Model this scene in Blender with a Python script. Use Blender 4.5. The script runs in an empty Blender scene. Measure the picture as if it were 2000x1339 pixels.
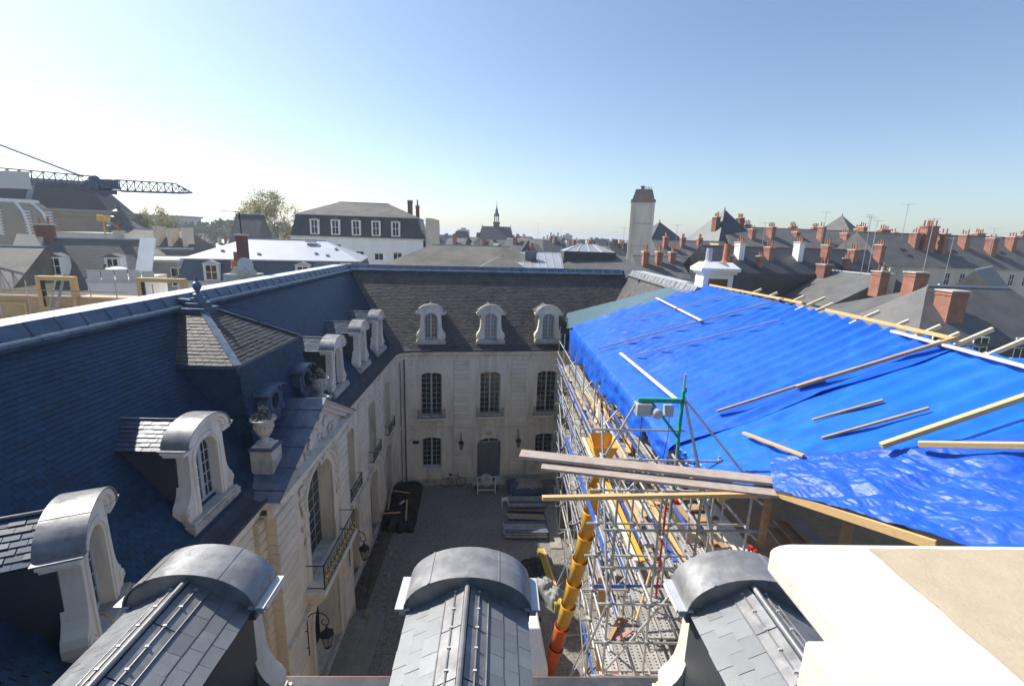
import bpy, bmesh, math, random
from mathutils import Vector, Matrix, noise
random.seed(7)
R = math.radians
scn = bpy.context.scene
# ------------------------------------------------------------------ camera
CAM = Vector((0, 0, 17.7))
FPX, CX, CY = 920.0, 1000.0, 669.5
def _basis(vx, vy, slope):
    Y = Vector((vx - CX, -(vy - CY), FPX)).normalized()
    h = Vector((1, -slope, 0))
    Z = h.cross(Y); Z.normalize()
    if Z.y < 0: Z = -Z
    X = Y.cross(Z); X.normalize()
    if X.x < 0: X = -X
    return X, Y, Z
BX, BY, BZ = _basis(977, 463, .031)
def ray(px, py):
    c = Vector((px - CX, -(py - CY), FPX))
    return Vector((BX.dot(c), BY.dot(c), BZ.dot(c)))
def atY(px, py, Y): r = ray(px, py); return CAM + r * (Y / r.y)
def atZ(px, py, Z): r = ray(px, py); return CAM + r * ((Z - CAM.z) / r.z)
def atX(px, py, X): r = ray(px, py); return CAM + r * (X / r.x)
right = Vector((BX.x, BY.x, BZ.x)); up = Vector((BX.y, BY.y, BZ.y)); fwd = Vector((BX.z, BY.z, BZ.z))
cam = bpy.data.cameras.new('camera'); co = bpy.data.objects.new('camera', cam)
scn.collection.objects.link(co); scn.camera = co
cam.sensor_width = 36; cam.lens = FPX / 2000 * 36; cam.clip_end = 6000; cam.clip_start = .05
m = Matrix((right, up, -fwd)).transposed().to_4x4(); m.translation = CAM; co.matrix_world = m
# ------------------------------------------------------------------ light
SUN = Vector((-.89, .55, 1.0)).normalized()
elev = math.asin(SUN.z); azim = math.atan2(-SUN.x, SUN.y)      # left of +Y
w = bpy.data.worlds.new('World'); scn.world = w; w.use_nodes = True
nt = w.node_tree; bg = nt.nodes['Background']
sky = nt.nodes.new('ShaderNodeTexSky'); sky.sky_type = 'NISHITA'; sky.sun_disc = False
sky.sun_elevation = elev; sky.sun_rotation = -azim
sky.altitude = 50; sky.air_density = 1.0; sky.dust_density = .9; sky.ozone_density = 2.4
nt.links.new(sky.outputs[0], bg.inputs[0]); bg.inputs[1].default_value = .115
sl = bpy.data.lights.new('sun', 'SUN'); sl.energy = 4.9; sl.angle = R(.53); sl.color = (1, .955, .88)
so = bpy.data.objects.new('sun', sl); scn.collection.objects.link(so)
so.rotation_euler = (-SUN).to_track_quat('-Z', 'Y').to_euler()
scn.view_settings.view_transform = 'Standard'; scn.view_settings.look = 'None'
scn.view_settings.exposure = 0.56; scn.view_settings.gamma = 1
# ------------------------------------------------------------------ helpers
COL = scn.collection
class G:
    def __init__(s): s.v = []; s.f = []
    def add(s, vs, fs, M=None):
        b = len(s.v)
        s.v += [tuple(M @ Vector(p)) if M else tuple(p) for p in vs]
        s.f += [tuple(b + i for i in f) for f in fs]; return s
    def box(s, x0, x1, y0, y1, z0, z1, M=None):
        return s.add([(x0,y0,z0),(x1,y0,z0),(x1,y1,z0),(x0,y1,z0),(x0,y0,z1),(x1,y0,z1),(x1,y1,z1),(x0,y1,z1)],
              [(0,3,2,1),(4,5,6,7),(0,1,5,4),(1,2,6,5),(2,3,7,6),(3,0,4,7)], M)
    def bar(s, p, q, a, b, upv=(0,0,1)):
        p = Vector(p); q = Vector(q); d = (q - p).normalized(); u = Vector(upv)
        if abs(d.dot(u)) > .98: u = Vector((1,0,0))
        sx = d.cross(u).normalized() * (a/2); sz = sx.normalized().cross(d).normalized() * (b/2)
        vs = [e + i*sx + j*sz for e in (p, q) for i, j in ((-1,-1),(1,-1),(1,1),(-1,1))]
        return s.add(vs, [(3,2,1,0),(4,5,6,7),(0,1,5,4),(1,2,6,5),(2,3,7,6),(3,0,4,7)])
    def tube(s, pts, r, n=8, caps=True, closed=False):
        pts = [Vector(p) for p in pts]; k = len(pts)
        rr = r if isinstance(r, (list, tuple)) else [r]*k
        ref = None; b = len(s.v)
        for i, p in enumerate(pts):
            if closed: d = pts[(i+1) % k] - pts[i-1]
            else: d = pts[min(i+1, k-1)] - pts[max(i-1, 0)]
            d.normalize()
            if ref is None: ref = Vector((0,0,1)) if abs(d.z) < .9 else Vector((1,0,0))
            a = d.cross(ref).normalized(); c = a.cross(d).normalized(); ref = c
            for j in range(n):
                t = 2*math.pi*j/n
                s.v.append(tuple(p + rr[i]*(math.cos(t)*a + math.sin(t)*c)))
        for i in range(k if closed else k-1):
            for j in range(n):
                i2 = (i+1) % k
                s.f.append((b+i*n+j, b+i*n+(j+1)%n, b+i2*n+(j+1)%n, b+i2*n+j))
        if caps and not closed:
            s.f.append(tuple(b+j for j in reversed(range(n)))); s.f.append(tuple(b+(k-1)*n+j for j in range(n)))
        return s
    def lathe(s, prof, n=16, c=(0,0,0), M=None):
        vs = []; fs = []
        for r, z in prof:
            for j in range(n):
                t = 2*math.pi*j/n; vs.append((c[0]+r*math.cos(t), c[1]+r*math.sin(t), c[2]+z))
        for i in range(len(prof)-1):
            for j in range(n):
                fs.append((i*n+j, i*n+(j+1)%n, (i+1)*n+(j+1)%n, (i+1)*n+j))
        fs.append(tuple(reversed(range(n)))); k = (len(prof)-1)*n; fs.append(tuple(range(k, k+n)))
        return s.add(vs, fs, M)
    def prism(s, poly, d0, d1, plane='xz', M=None):
        n = len(poly)
        mk = {'xz': lambda a, b, d: (a, d, b), 'xy': lambda a, b, d: (a, b, d), 'yz': lambda a, b, d: (d, a, b)}[plane]
        vs = [mk(a, b, d0) for a, b in poly] + [mk(a, b, d1) for a, b in poly]
        fs = [tuple(range(n)), tuple(reversed(range(n, 2*n)))]
        fs += [(i, i+n, (i+1) % n + n, (i+1) % n) for i in range(n)]
        return s.add(vs, fs, M)
    def sheet(s, fn, nu, nv):
        vs = [fn(i/nu, j/nv) for j in range(nv+1) for i in range(nu+1)]
        return s.add(vs, [(j*(nu+1)+i, j*(nu+1)+i+1, (j+1)*(nu+1)+i+1, (j+1)*(nu+1)+i) for j in range(nv) for i in range(nu)])
    def mesh(s, name, mt, smooth=False, attr=None, fix=True):
        me = bpy.data.meshes.new(name); me.from_pydata(s.v, [], s.f)
        if fix:
            bm = bmesh.new(); bm.from_mesh(me); bmesh.ops.recalc_face_normals(bm, faces=bm.faces); bm.to_mesh(me); bm.free()
        me.materials.append(M_[mt])
        if smooth:
            me.polygons.foreach_set('use_smooth', [True]*len(me.polygons))
            me.set_sharp_from_angle(angle=R(35))
        if attr:
            a = me.attributes.new('rnd', 'FLOAT', 'FACE'); a.data.foreach_set('value', attr)
        return me
    def obj(s, name, mt, parent=None, smooth=False, attr=None, fix=True, bevel=0, **kw):
        return link(name, s.mesh(name, mt, smooth, attr, fix), parent, bevel=bevel, **kw)
def link(name, me, parent=None, M=None, label=None, cat=None, group=None, kind=None, bevel=0):
    o = bpy.data.objects.new(name, me); COL.objects.link(o)
    if parent: o.parent = parent
    if M is not None: o.matrix_local = M
    if label: o['label'] = label
    if cat: o['category'] = cat
    if group: o['group'] = group
    if kind: o['kind'] = kind
    if bevel:
        md = o.modifiers.new('bevel', 'BEVEL'); md.width = bevel; md.segments = 2; md.limit_method = 'ANGLE'; md.angle_limit = R(40)
    return o
def thing(name, label, cat, loc=(0,0,0), rz=0, group=None):
    o = link(name, None, None, None, label, cat, group); o.empty_display_size = .3
    o.location = loc; o.rotation_euler = (0, 0, rz); return o
def copy_tree(o, parent=None, loc=None, rz=None):
    c = o.copy(); COL.objects.link(c)
    if parent: c.parent = parent
    if loc is not None: c.location = loc
    if rz is not None: c.rotation_euler = (0, 0, rz)
    for ch in list(o.children): copy_tree(ch, c)
    return c
def inside(p, poly):
    x, y = p; r = False; n = len(poly)
    for i in range(n):
        x1, y1 = poly[i]; x2, y2 = poly[(i+1) % n]
        if (y1 > y) != (y2 > y) and x < (x2-x1)*(y-y1)/(y2-y1)+x1: r = not r
    return r
# ------------------------------------------------------------------ materials
M_ = {}
def mat(name, col, rough=.8, var=.18, scale=3.0, bump=.15, bscale=40, metal=0, spec=.4, stain=None, sscale=.6, samt=.5,
        orand=0, rnd=0, brick=None, courses=None, stretch=None, dist=.01, coat=0, rvar=0):
    mt = bpy.data.materials.new(name); mt.use_nodes = True; M_[name] = mt
    n = mt.node_tree.nodes; l = mt.node_tree.links; bs = n['Principled BSDF']
    bs.inputs['Roughness'].default_value = rough; bs.inputs['Metallic'].default_value = metal
    bs.inputs['Specular IOR Level'].default_value = spec
    if coat: bs.inputs['Coat Weight'].default_value = coat; bs.inputs['Coat Roughness'].default_value = .15
    geo = n.new('ShaderNodeNewGeometry'); pos = geo.outputs['Position']
    if stretch:
        mp = n.new('ShaderNodeMapping'); mp.inputs['Scale'].default_value = stretch; l.new(pos, mp.inputs[0]); pos2 = mp.outputs[0]
    else: pos2 = pos
    def nz(sc, det=4, vec=None, ro=.6):
        t = n.new('ShaderNodeTexNoise'); t.inputs['Scale'].default_value = sc; t.inputs['Detail'].default_value = det
        t.inputs['Roughness'].default_value = ro; l.new(vec or pos2, t.inputs['Vector']); return t.outputs['Fac']
    def rng(src, a, b, lo, hi):
        t = n.new('ShaderNodeMapRange'); t.inputs[1].default_value = a; t.inputs[2].default_value = b
        t.inputs[3].default_value = lo; t.inputs[4].default_value = hi; l.new(src, t.inputs[0]); return t.outputs[0]
    def mul(a, b):
        t = n.new('ShaderNodeMath'); t.operation = 'MULTIPLY'; l.new(a, t.inputs[0]); l.new(b, t.inputs[1]); return t.outputs[0]
    f = rng(nz(scale), .25, .75, 1-var, 1+var)
    if rnd:
        a = n.new('ShaderNodeAttribute'); a.attribute_name = 'rnd'; f = mul(f, rng(a.outputs['Fac'], 0, 1, 1-rnd, 1+rnd))
    if orand:
        a = n.new('ShaderNodeObjectInfo'); f = mul(f, rng(a.outputs['Random'], 0, 1, 1-orand, 1+orand))
    base = n.new('ShaderNodeRGB'); base.outputs[0].default_value = (*col, 1); csrc = base.outputs[0]
    hgt = None
    if brick:
        (bw, bh, c2, mc) = brick
        sp = n.new('ShaderNodeSeparateXYZ'); l.new(pos, sp.inputs[0])
        ad = n.new('ShaderNodeMath'); l.new(sp.outputs[0], ad.inputs[0]); l.new(sp.outputs[1], ad.inputs[1])
        cb = n.new('ShaderNodeCombineXYZ'); l.new(ad.outputs[0], cb.inputs[0]); l.new(sp.outputs[2], cb.inputs[1])
        bt = n.new('ShaderNodeTexBrick'); bt.inputs['Scale'].default_value = 1; bt.inputs['Brick Width'].default_value = bw
        bt.inputs['Row Height'].default_value = bh; bt.inputs['Mortar Size'].default_value = .008
        bt.inputs['Color1'].default_value = (*col, 1); bt.inputs['Color2'].default_value = (*c2, 1); bt.inputs['Mortar'].default_value = (*mc, 1)
        l.new(cb.outputs[0], bt.inputs['Vector']); csrc = bt.outputs['Color']; hgt = bt.outputs['Fac']
    vm = n.new('ShaderNodeVectorMath'); vm.operation = 'SCALE'; l.new(csrc, vm.inputs[0]); l.new(f, vm.inputs['Scale']); out = vm.outputs[0]
    if courses:
        sp = n.new('ShaderNodeSeparateXYZ'); l.new(pos, sp.inputs[0])
        wv = n.new('ShaderNodeMath'); wv.operation = 'MODULO'; wv.inputs[1].default_value = courses
        l.new(sp.outputs[2], wv.inputs[0]); hgt = rng(wv.outputs[0], 0, courses, 0, 1)
        ln = rng(wv.outputs[0], 0, courses*.2, .72, 1.0)
        v2 = n.new('ShaderNodeVectorMath'); v2.operation = 'SCALE'; l.new(out, v2.inputs[0]); l.new(ln, v2.inputs['Scale']); out = v2.outputs[0]
    if stain:
        mx = n.new('ShaderNodeMix'); mx.data_type = 'RGBA'
        l.new(rng(nz(sscale, 6, None, .65), .48, .68, 0, samt), mx.inputs['Factor']); l.new(out, mx.inputs['A'])
        mx.inputs['B'].default_value = (*stain, 1); out = mx.outputs['Result']
    l.new(out, bs.inputs['Base Color'])
    if rvar: l.new(rng(nz(scale*1.7), .3, .7, max(.03, rough-rvar), min(1, rough+rvar)), bs.inputs['Roughness'])
    if bump or hgt is not None:
        bp = n.new('ShaderNodeBump'); bp.inputs['Strength'].default_value = 1.0; bp.inputs['Distance'].default_value = dist
        hb = rng(nz(bscale, 5), 0, 1, 0, bump)
        if hgt is not None:
            t = n.new('ShaderNodeMath'); l.new(hb, t.inputs[0])
            l.new(rng(hgt, 0, 1, 0, -.6 if brick else 1), t.inputs[1]); hb = t.outputs[0]
        l.new(hb, bp.inputs['Height']); l.new(bp.outputs[0], bs.inputs['Normal'])
    return mt
mat('slate', (.011,.040,.084), .44, .25, .8, .2, 60, spec=.28, rnd=.28, stain=(.03,.055,.085), sscale=.9, samt=.5)  # bluish slate, base colour pushed bluer for the sky's cast in shade
mat('slate_warm', (.082,.076,.068), .5, .25, 1.0, .2, 60, spec=.5, rnd=.28, stain=(.13,.115,.09), sscale=.7, samt=.45)
mat('slate_hip', (.062,.06,.058), .62, .25, 1.0, .2, 60, spec=.3, rnd=.28, stain=(.09,.085,.075), sscale=.9, samt=.4)
mat('slate_piece', (.011,.040,.085), .44, .2, 1.5, .2, 60, spec=.28, orand=.28)  # same blue shade cast put into the colour of single slates
mat('slate_new', (.165,.175,.182), .46, .14, 4, .25, 50, spec=.9, orand=.18, rvar=.08)
mat('slate_far', (.125,.123,.118), .55, .25, .7, .25, 30, spec=.4, courses=.13, stain=(.15,.14,.125), sscale=.35, samt=.6)
mat('slate_lichen', (.13,.12,.105), .7, .3, .5, .25, 30, spec=.3, courses=.13, stain=(.22,.2,.165), sscale=.3, samt=.7)
mat('slate_dark', (.05,.054,.062), .45, .25, .6, .2, 30, spec=.5, courses=.13, stain=(.08,.08,.08), sscale=.4, samt=.5)
mat('lead', (.215,.212,.21), .42, .3, 2.4, .3, 14, metal=.22, spec=.5, stain=(.38,.375,.37), sscale=3.5, samt=.6, rvar=.16, dist=.008)
mat('gutter_dark', (.045,.048,.058), .55, .3, 3, .3, 14, stain=(.09,.085,.08), sscale=3, samt=.5)
mat('deck_blue', (.10,.135,.21), .6, .2, 4, .3, 20)
mat('wrap_blue', (.05,.08,.15), .45, .2, 3, .5, 8, dist=.03)
mat('beam_yellow', (.42,.32,.06), .7, .2, 4, .3, 15)
mat('lead_old', (.085,.125,.18), .44, .22, 2.5, .3, 14, metal=.3, spec=.5, stain=(.26,.27,.29), sscale=1.5, samt=.4, rvar=.12, dist=.006)
mat('lead_pale', (.5,.51,.53), .5, .12, 3, .2, 14, metal=.2, spec=.5, stain=(.65,.65,.66), sscale=2, samt=.4)
mat('zinc', (.42,.44,.46), .42, .15, 1.5, .15, 12, metal=.4, spec=.5, stain=(.55,.56,.58), sscale=.8, samt=.4)
mat('stone', (.80,.725,.60), .85, .1, 1.6, .35, 30, spec=.25, stain=(.40,.355,.285), sscale=1.1, samt=.6, stretch=(1.6,1.6,.3), dist=.008)
mat('stone_new', (.70,.65,.56), .85, .08, 2.0, .3, 35, spec=.25, stain=(.5,.46,.4), sscale=1.2, samt=.35, dist=.006)
mat('stone_grime_shade', (.55,.5,.42), .9, .15, 2.4, .45, 28, spec=.2, stain=(.16,.15,.13), sscale=1.6, samt=.65, dist=.01)  # grimy stone; on the urns its dark tone also paints shade
mat('stone_dark', (.15,.135,.11), .9, .3, 4, .5, 20, stain=(.3,.25,.17), sscale=6, samt=.5)
mat('block', (.79,.715,.59), .85, .08, 2.0, .35, 30, spec=.25, orand=.06, stain=(.40,.36,.30), sscale=1.0, samt=.4, dist=.008)
mat('block_warm', (.72,.61,.45), .85, .08, 2.0, .35, 30, spec=.25, orand=.07, stain=(.44,.38,.29), sscale=1.0, samt=.4, dist=.008)
mat('cap_white', (.60,.57,.505), .9, .05, 4, .5, 30, spec=.2, stain=(.50,.45,.37), sscale=5, samt=.35, dist=.008)
mat('cap_tan', (.47,.385,.275), .95, .08, 9, .5, 45, spec=.15, stain=(.42,.34,.24), sscale=22, samt=.4, dist=.006)
mat('cobble', (.25,.235,.205), .85, .3, 5, .8, 8, spec=.3, stain=(.33,.31,.275), sscale=.35, samt=.6, dist=.03)
def setts(n, sc):
    t = M_[n].node_tree; bs = t.nodes['Principled BSDF']; geo = [x for x in t.nodes if x.type == 'NEW_GEOMETRY'][0]
    v = t.nodes.new('ShaderNodeTexVoronoi'); v.feature = 'DISTANCE_TO_EDGE'; v.inputs['Scale'].default_value = sc; v.inputs['Randomness'].default_value = .55; t.links.new(geo.outputs['Position'], v.inputs['Vector'])
    r = t.nodes.new('ShaderNodeMapRange'); r.inputs[2].default_value = .12; r.inputs[3].default_value = .55; t.links.new(v.outputs[0], r.inputs[0])
    sc_ = t.nodes.new('ShaderNodeVectorMath'); sc_.operation = 'SCALE'; src = bs.inputs['Base Color'].links[0].from_socket
    t.links.new(src, sc_.inputs[0]); t.links.new(r.outputs[0], sc_.inputs['Scale']); t.links.new(sc_.outputs[0], bs.inputs['Base Color'])
    bp = [x for x in t.nodes if x.type == 'BUMP'][0]; b2 = t.nodes.new('ShaderNodeBump'); b2.inputs['Distance'].default_value = .02; t.links.new(r.outputs[0], b2.inputs['Height']); t.links.new(bp.outputs[0], b2.inputs['Normal']); t.links.new(b2.outputs[0], bs.inputs['Normal'])
setts('cobble', 6.5)
mat('ground', (.16,.155,.145), .9, .2, .1, .2, 1)
mat('paint_grey', (.42,.46,.48), .5, .06, 4, .05)
mat('paint_white', (.78,.78,.76), .5, .05, 3, .05)
mat('door_paint', (.16,.185,.195), .5, .1, 3, .1)
mat('glass', (.012,.015,.018), .06, .1, 1, 0, spec=.6)
mat('glass_curtain', (.26,.25,.225), .1, .25, 3.5, 0, spec=.6, stretch=(6,6,.4))
mat('iron', (.018,.018,.02), .5, .2, 5, .1, metal=.3)
mat('gold', (.75,.48,.10), .35, .15, 9, .2, metal=.85)
mat('steel', (.48,.475,.465), .45, .22, 4, .2, 25, metal=.4, orand=.2, stain=(.22,.17,.13), sscale=5, samt=.4)
mat('deck', (.44,.425,.40), .6, .2, 4, .3, 20, metal=.3, orand=.15, stain=(.24,.21,.18), sscale=3, samt=.55)
mat('deck_red', (.48,.24,.22), .6, .2, 5, .3, 20, stain=(.3,.28,.26), sscale=5, samt=.6)
mat('blue_steel', (.035,.10,.42), .45, .2, 4, .2, 20, spec=.5, orand=.2, stain=(.2,.22,.28), sscale=6, samt=.5)
mat('timber', (.66,.44,.20), .7, .16, 3, .4, 12, spec=.25, stretch=(3,3,3), stain=(.55,.33,.14), sscale=3, samt=.4)
mat('timber_pale', (.74,.62,.45), .75, .12, 4, .3, 14, spec=.25, stain=(.6,.45,.28), sscale=3, samt=.3)
mat('timber_tan', (.44,.28,.15), .75, .2, 4, .3, 14, spec=.25, stain=(.3,.2,.12), sscale=3, samt=.4)
mat('plank_grey', (.40,.335,.285), .85, .16, 3, .5, 18, spec=.2, stain=(.27,.21,.17), sscale=4, samt=.5)
mat('plywood', (.52,.36,.19), .75, .15, 1.5, .2, 10, stain=(.36,.24,.13), sscale=1, samt=.4)
mat('tarp_blue', (.010,.105,.58), .36, .1, 1.5, .35, 9, spec=.5, stain=(.03,.20,.72), sscale=1.2, samt=.4, dist=.012, rvar=.06)
mat('tarp_light', (.010,.13,.64), .36, .1, 1.5, .35, 9, spec=.5, stain=(.03,.23,.76), sscale=1.2, samt=.4, dist=.012, rvar=.06)
mat('tarp_crumple', (.012,.09,.50), .46, .1, 2.5, .35, 9, spec=.4, stain=(.03,.12,.6), sscale=2, samt=.4, dist=.01, rvar=.06)
mat('tarp_green', (.085,.15,.17), .36, .15, 1.5, .5, 5, spec=.5, stain=(.10,.16,.18), sscale=1.0, samt=.5, dist=.04)
mat('tarp_black', (.012,.012,.013), .4, .2, 2, .8, 5, dist=.04)
mat('sheet_grey', (.25,.25,.255), .5, .15, 4, .8, 7, dist=.03)
mat('chute_yellow', (.74,.40,.04), .5, .15, 3, .2, 12, spec=.4, stain=(.5,.33,.14), sscale=4, samt=.5)
mat('chute_orange', (.68,.13,.03), .5, .15, 3, .2, 12, spec=.4, stain=(.45,.16,.08), sscale=4, samt=.5)
mat('green_paint', (.01,.30,.19), .45, .2, 6, .1)
mat('grey_paint', (.40,.42,.42), .5, .1, 6, .1)
mat('red_paint', (.55,.035,.02), .45, .15, 5, .1)
mat('copper', (.50,.25,.17), .45, .15, 4, .15, metal=.3, stain=(.42,.3,.24), sscale=3, samt=.4)
mat('brick', (.29,.105,.066), .85, .25, 1.2, .3, 30, brick=(.22,.075,(.36,.15,.10),(.42,.30,.22)), stain=(.22,.1,.07), sscale=1, samt=.35)
mat('brick_dark', (.21,.09,.065), .9, .2, 2, .3, 30, brick=(.22,.075,(.26,.11,.08),(.2,.15,.12)), stain=(.08,.06,.05), sscale=1, samt=.6)
mat('pot', (.36,.15,.09), .8, .2, 5, .1, orand=.2)
mat('render_white', (.82,.80,.76), .9, .06, .8, .15, 10, stain=(.55,.52,.47), sscale=.6, samt=.35, stretch=(1,1,.4))
mat('render_cream', (.62,.55,.43), .9, .08, .8, .15, 10, stain=(.45,.4,.32), sscale=.6, samt=.4, stretch=(1,1,.4))
mat('render_grey', (.33,.33,.32), .9, .1, .8, .15, 10, stain=(.22,.22,.21), sscale=.6, samt=.4)
mat('render_blue', (.10,.125,.17), .6, .15, .8, .15, 10)
mat('concrete', (.58,.55,.47), .9, .08, .8, .15, 10, stain=(.42,.36,.28), sscale=.5, samt=.5, stretch=(1,1,.25))
mat('theatre_slate', (.028,.036,.05), .7, .25, .6, .2, 30, spec=.2, courses=.13)
mat('theatre_stone', (.33,.285,.22), .9, .12, .8, .15, 10, stain=(.22,.19,.15), sscale=.4, samt=.5)
mat('earth', (.10,.085,.068), .95, .3, 4, .8, 10, dist=.03, stain=(.18,.16,.135), sscale=1.5, samt=.5)
mat('step_stone', (.27,.25,.22), .9, .15, 2, .4, 20, stain=(.14,.13,.11), sscale=1.2, samt=.6)
mat('tower_concrete', (.74,.69,.58), .9, .08, .8, .15, 10, stain=(.5,.43,.34), sscale=.5, samt=.5, stretch=(1,1,.25))
mat('cap_stone', (.28,.23,.17), .95, .25, 1.5, .5, 6, dist=.05)
mat('zinc_white', (.5,.515,.535), .42, .06, .5, .1, 6, metal=.2, stain=(.6,.62,.64), sscale=.5, samt=.4)
mat('crane_blue', (.07,.10,.16), .5, .15, 2, .1)
mat('black', (.015,.015,.016), .5, .1, 3, .1)
mat('rubber', (.02,.02,.02), .7, .1, 3, .1)
mat('white_plastic', (.75,.75,.75), .4, .06, 4, .05, stain=(.5,.5,.5), sscale=5, samt=.3)
mat('dish', (.60,.60,.58), .5, .05, 3, .05)
mat('bark', (.12,.10,.08), .9, .25, 1.5, .5, 8)
mat('leaf', (.30,.27,.12), .7, .4, .6, 0, spec=.2, orand=.1)
def leafy(n):
    t = M_[n].node_tree; bs = t.nodes['Principled BSDF']; tr = t.nodes.new('ShaderNodeBsdfTranslucent'); mx = t.nodes.new('ShaderNodeMixShader'); mx.inputs[0].default_value = .5
    t.links.new(bs.inputs['Base Color'].links[0].from_socket, tr.inputs[0]); out = t.nodes['Material Output']
    t.links.new(bs.outputs[0], mx.inputs[1]); t.links.new(tr.outputs[0], mx.inputs[2]); t.links.new(mx.outputs[0], out.inputs[0])
leafy('leaf')
mat('leaf_green', (.055,.095,.03), .75, .4, .6, 0, spec=.2)
mat('far_wood', (.10,.125,.06), .95, .35, .08, .6, .3, dist=1)
mat('hill', (.10,.13,.14), 1, .15, .01, 0)
mat('terracotta', (.5,.2,.1), .8, .15, 4, .1)
mat('rubble', (.34,.31,.27), .95, .3, 7, .8, 10, dist=.04)
# ------------------------------------------------------------------ setting
G().box(-4000, 4000, -600, 5000, -1.2, -.02).obj('ground', 'ground', kind='structure')
g = G()
def gr(i, j):
    x = -7.6 + 15*i; y = 6 + 27*j
    return (x, y, .012 + .02*noise.noise((x*.4, y*.4, 0)) + .01*math.cos(x*.5))
g.sheet(gr, 60, 100); g.obj('courtyard', 'cobble', kind='structure', fix=True, smooth=True)
def hillf(i, j):
    x = -3000 + 6000*i; return (x, 1900 + 500*j, -1 + (math.sin(math.pi*min(1, j*1.2))**.7)*(17 + 10*noise.noise((x*.0012, 1, 0)) + 3*noise.noise((x*.006, 3, 0))))
G().sheet(hillf, 120, 8).obj('hills', 'hill', kind='structure', smooth=True)
# ------------------------------------------------------------------ slates
def slate_mesh(name, mt, wd, ex, th=.008):
    # unit piece: centre of its lower edge at the origin, x along the course, y up the slope, z out of the roof
    g = G(); L = ex*1.9; a = wd/2 - .0025
    g.add([(-a,0,th*1.6),(a,0,th*1.6),(a,L,-th*.4),(-a,L,-th*.4),(-a,0,th*.5),(a,0,th*.5),(a,L,-th*1.4),(-a,L,-th*1.4)],
          [(0,1,2,3),(7,6,5,4),(4,5,1,0),(5,6,2,1),(6,7,3,2),(7,4,0,3)])
    return g.mesh(name, mt, fix=False)
def slates(parent, O, U, S, poly, wd=.2, ex=.115, mt='slate', piece=None, pick=None, name='slate_field', th=.016):
    """cover polygon poly (u,s) on the plane O+u*U+s*S with overlapping slates; pick(u,s) chooses those that become objects"""
    O = Vector(O); U = Vector(U).normalized(); S = Vector(S).normalized(); N = U.cross(S).normalized()
    if N.z < 0: N = -N
    us = [p[0] for p in poly]; ss = [p[1] for p in poly]
    g = G(); at = []; row = 0; s = min(ss); cnt = 0
    me = slate_mesh('slate', piece, wd, ex) if piece else None
    while s < max(ss):
        u = min(us) + (wd/2 if row % 2 else 0)
        while u < max(us) + wd:
            if inside((u, s + ex*.4), poly):
                ju = random.uniform(-.004, .004); js = random.uniform(-.006, .006); tl = random.uniform(.7, 1.5)
                if piece and pick(u, s) and cnt < 300:
                    cnt += 1
                    M = Matrix((U, S, N)).transposed().to_4x4(); M.translation = O + U*(u+ju) + S*(s+js) + N*.006
                    link('slate', me, parent, M @ Matrix.Rotation(random.uniform(-.012, .012), 4, 'Z'))
                else:
                    a = wd/2 - .006; b = O + U*(u+ju) + S*(s+js); L = ex*1.25
                    t = th*tl
                    vs = [b-U*a+N*(t+.004), b+U*a+N*(t+.004), b+U*a+S*L+N*.002, b-U*a+S*L+N*.002, b-U*a, b+U*a]
                    g.add(vs, [(0,1,2,3), (4,5,1,0)]); rv = random.random(); at += [rv, rv]
            u += wd
        s += ex; row += 1
    if g.f: g.obj(name, mt, parent, attr=at, fix=False, kind='stuff')
# ------------------------------------------------------------------ facade pieces (local frame: x along, y inward, z up)
def wall(g, u0, u1, z0, z1, y0, y1, ops):
    """solid wall with openings ops = (a, b, za, zb, rise)"""
    br = sorted({u0, u1} | {o[0] for o in ops} | {o[1] for o in ops})
    for a, b in zip(br[:-1], br[1:]):
        hs = sorted([(o[2], o[3]+o[4]) for o in ops if o[0] <= a+1e-6 and o[1] >= b-1e-6]); z = z0
        for h0, h1 in hs:
            if h0 > z+1e-4: g.box(a, b, y0, y1, z, h0)
            z = h1
        if z < z1-1e-4: g.box(a, b, y0, y1, z, z1)
    for a, b, za, zb, r in ops:
        if r > 0:
            c = (a+b)/2; hw = (b-a)/2; n = 10
            arc = [(c+hw*math.cos(math.pi*k/n), zb+r*math.sin(math.pi*k/n)) for k in range(n+1)]
            g.prism([(b, zb+r)] + [p for p in arc[:n//2+1]], y0+.001, y1-.001)
            g.prism([p for p in arc[n//2:]] + [(a, zb+r)], y0+.001, y1-.001)
def ztop(u, c, hw, zb, r): return zb + r*math.sqrt(max(0, 1-((u-c)/hw)**2))
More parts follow.
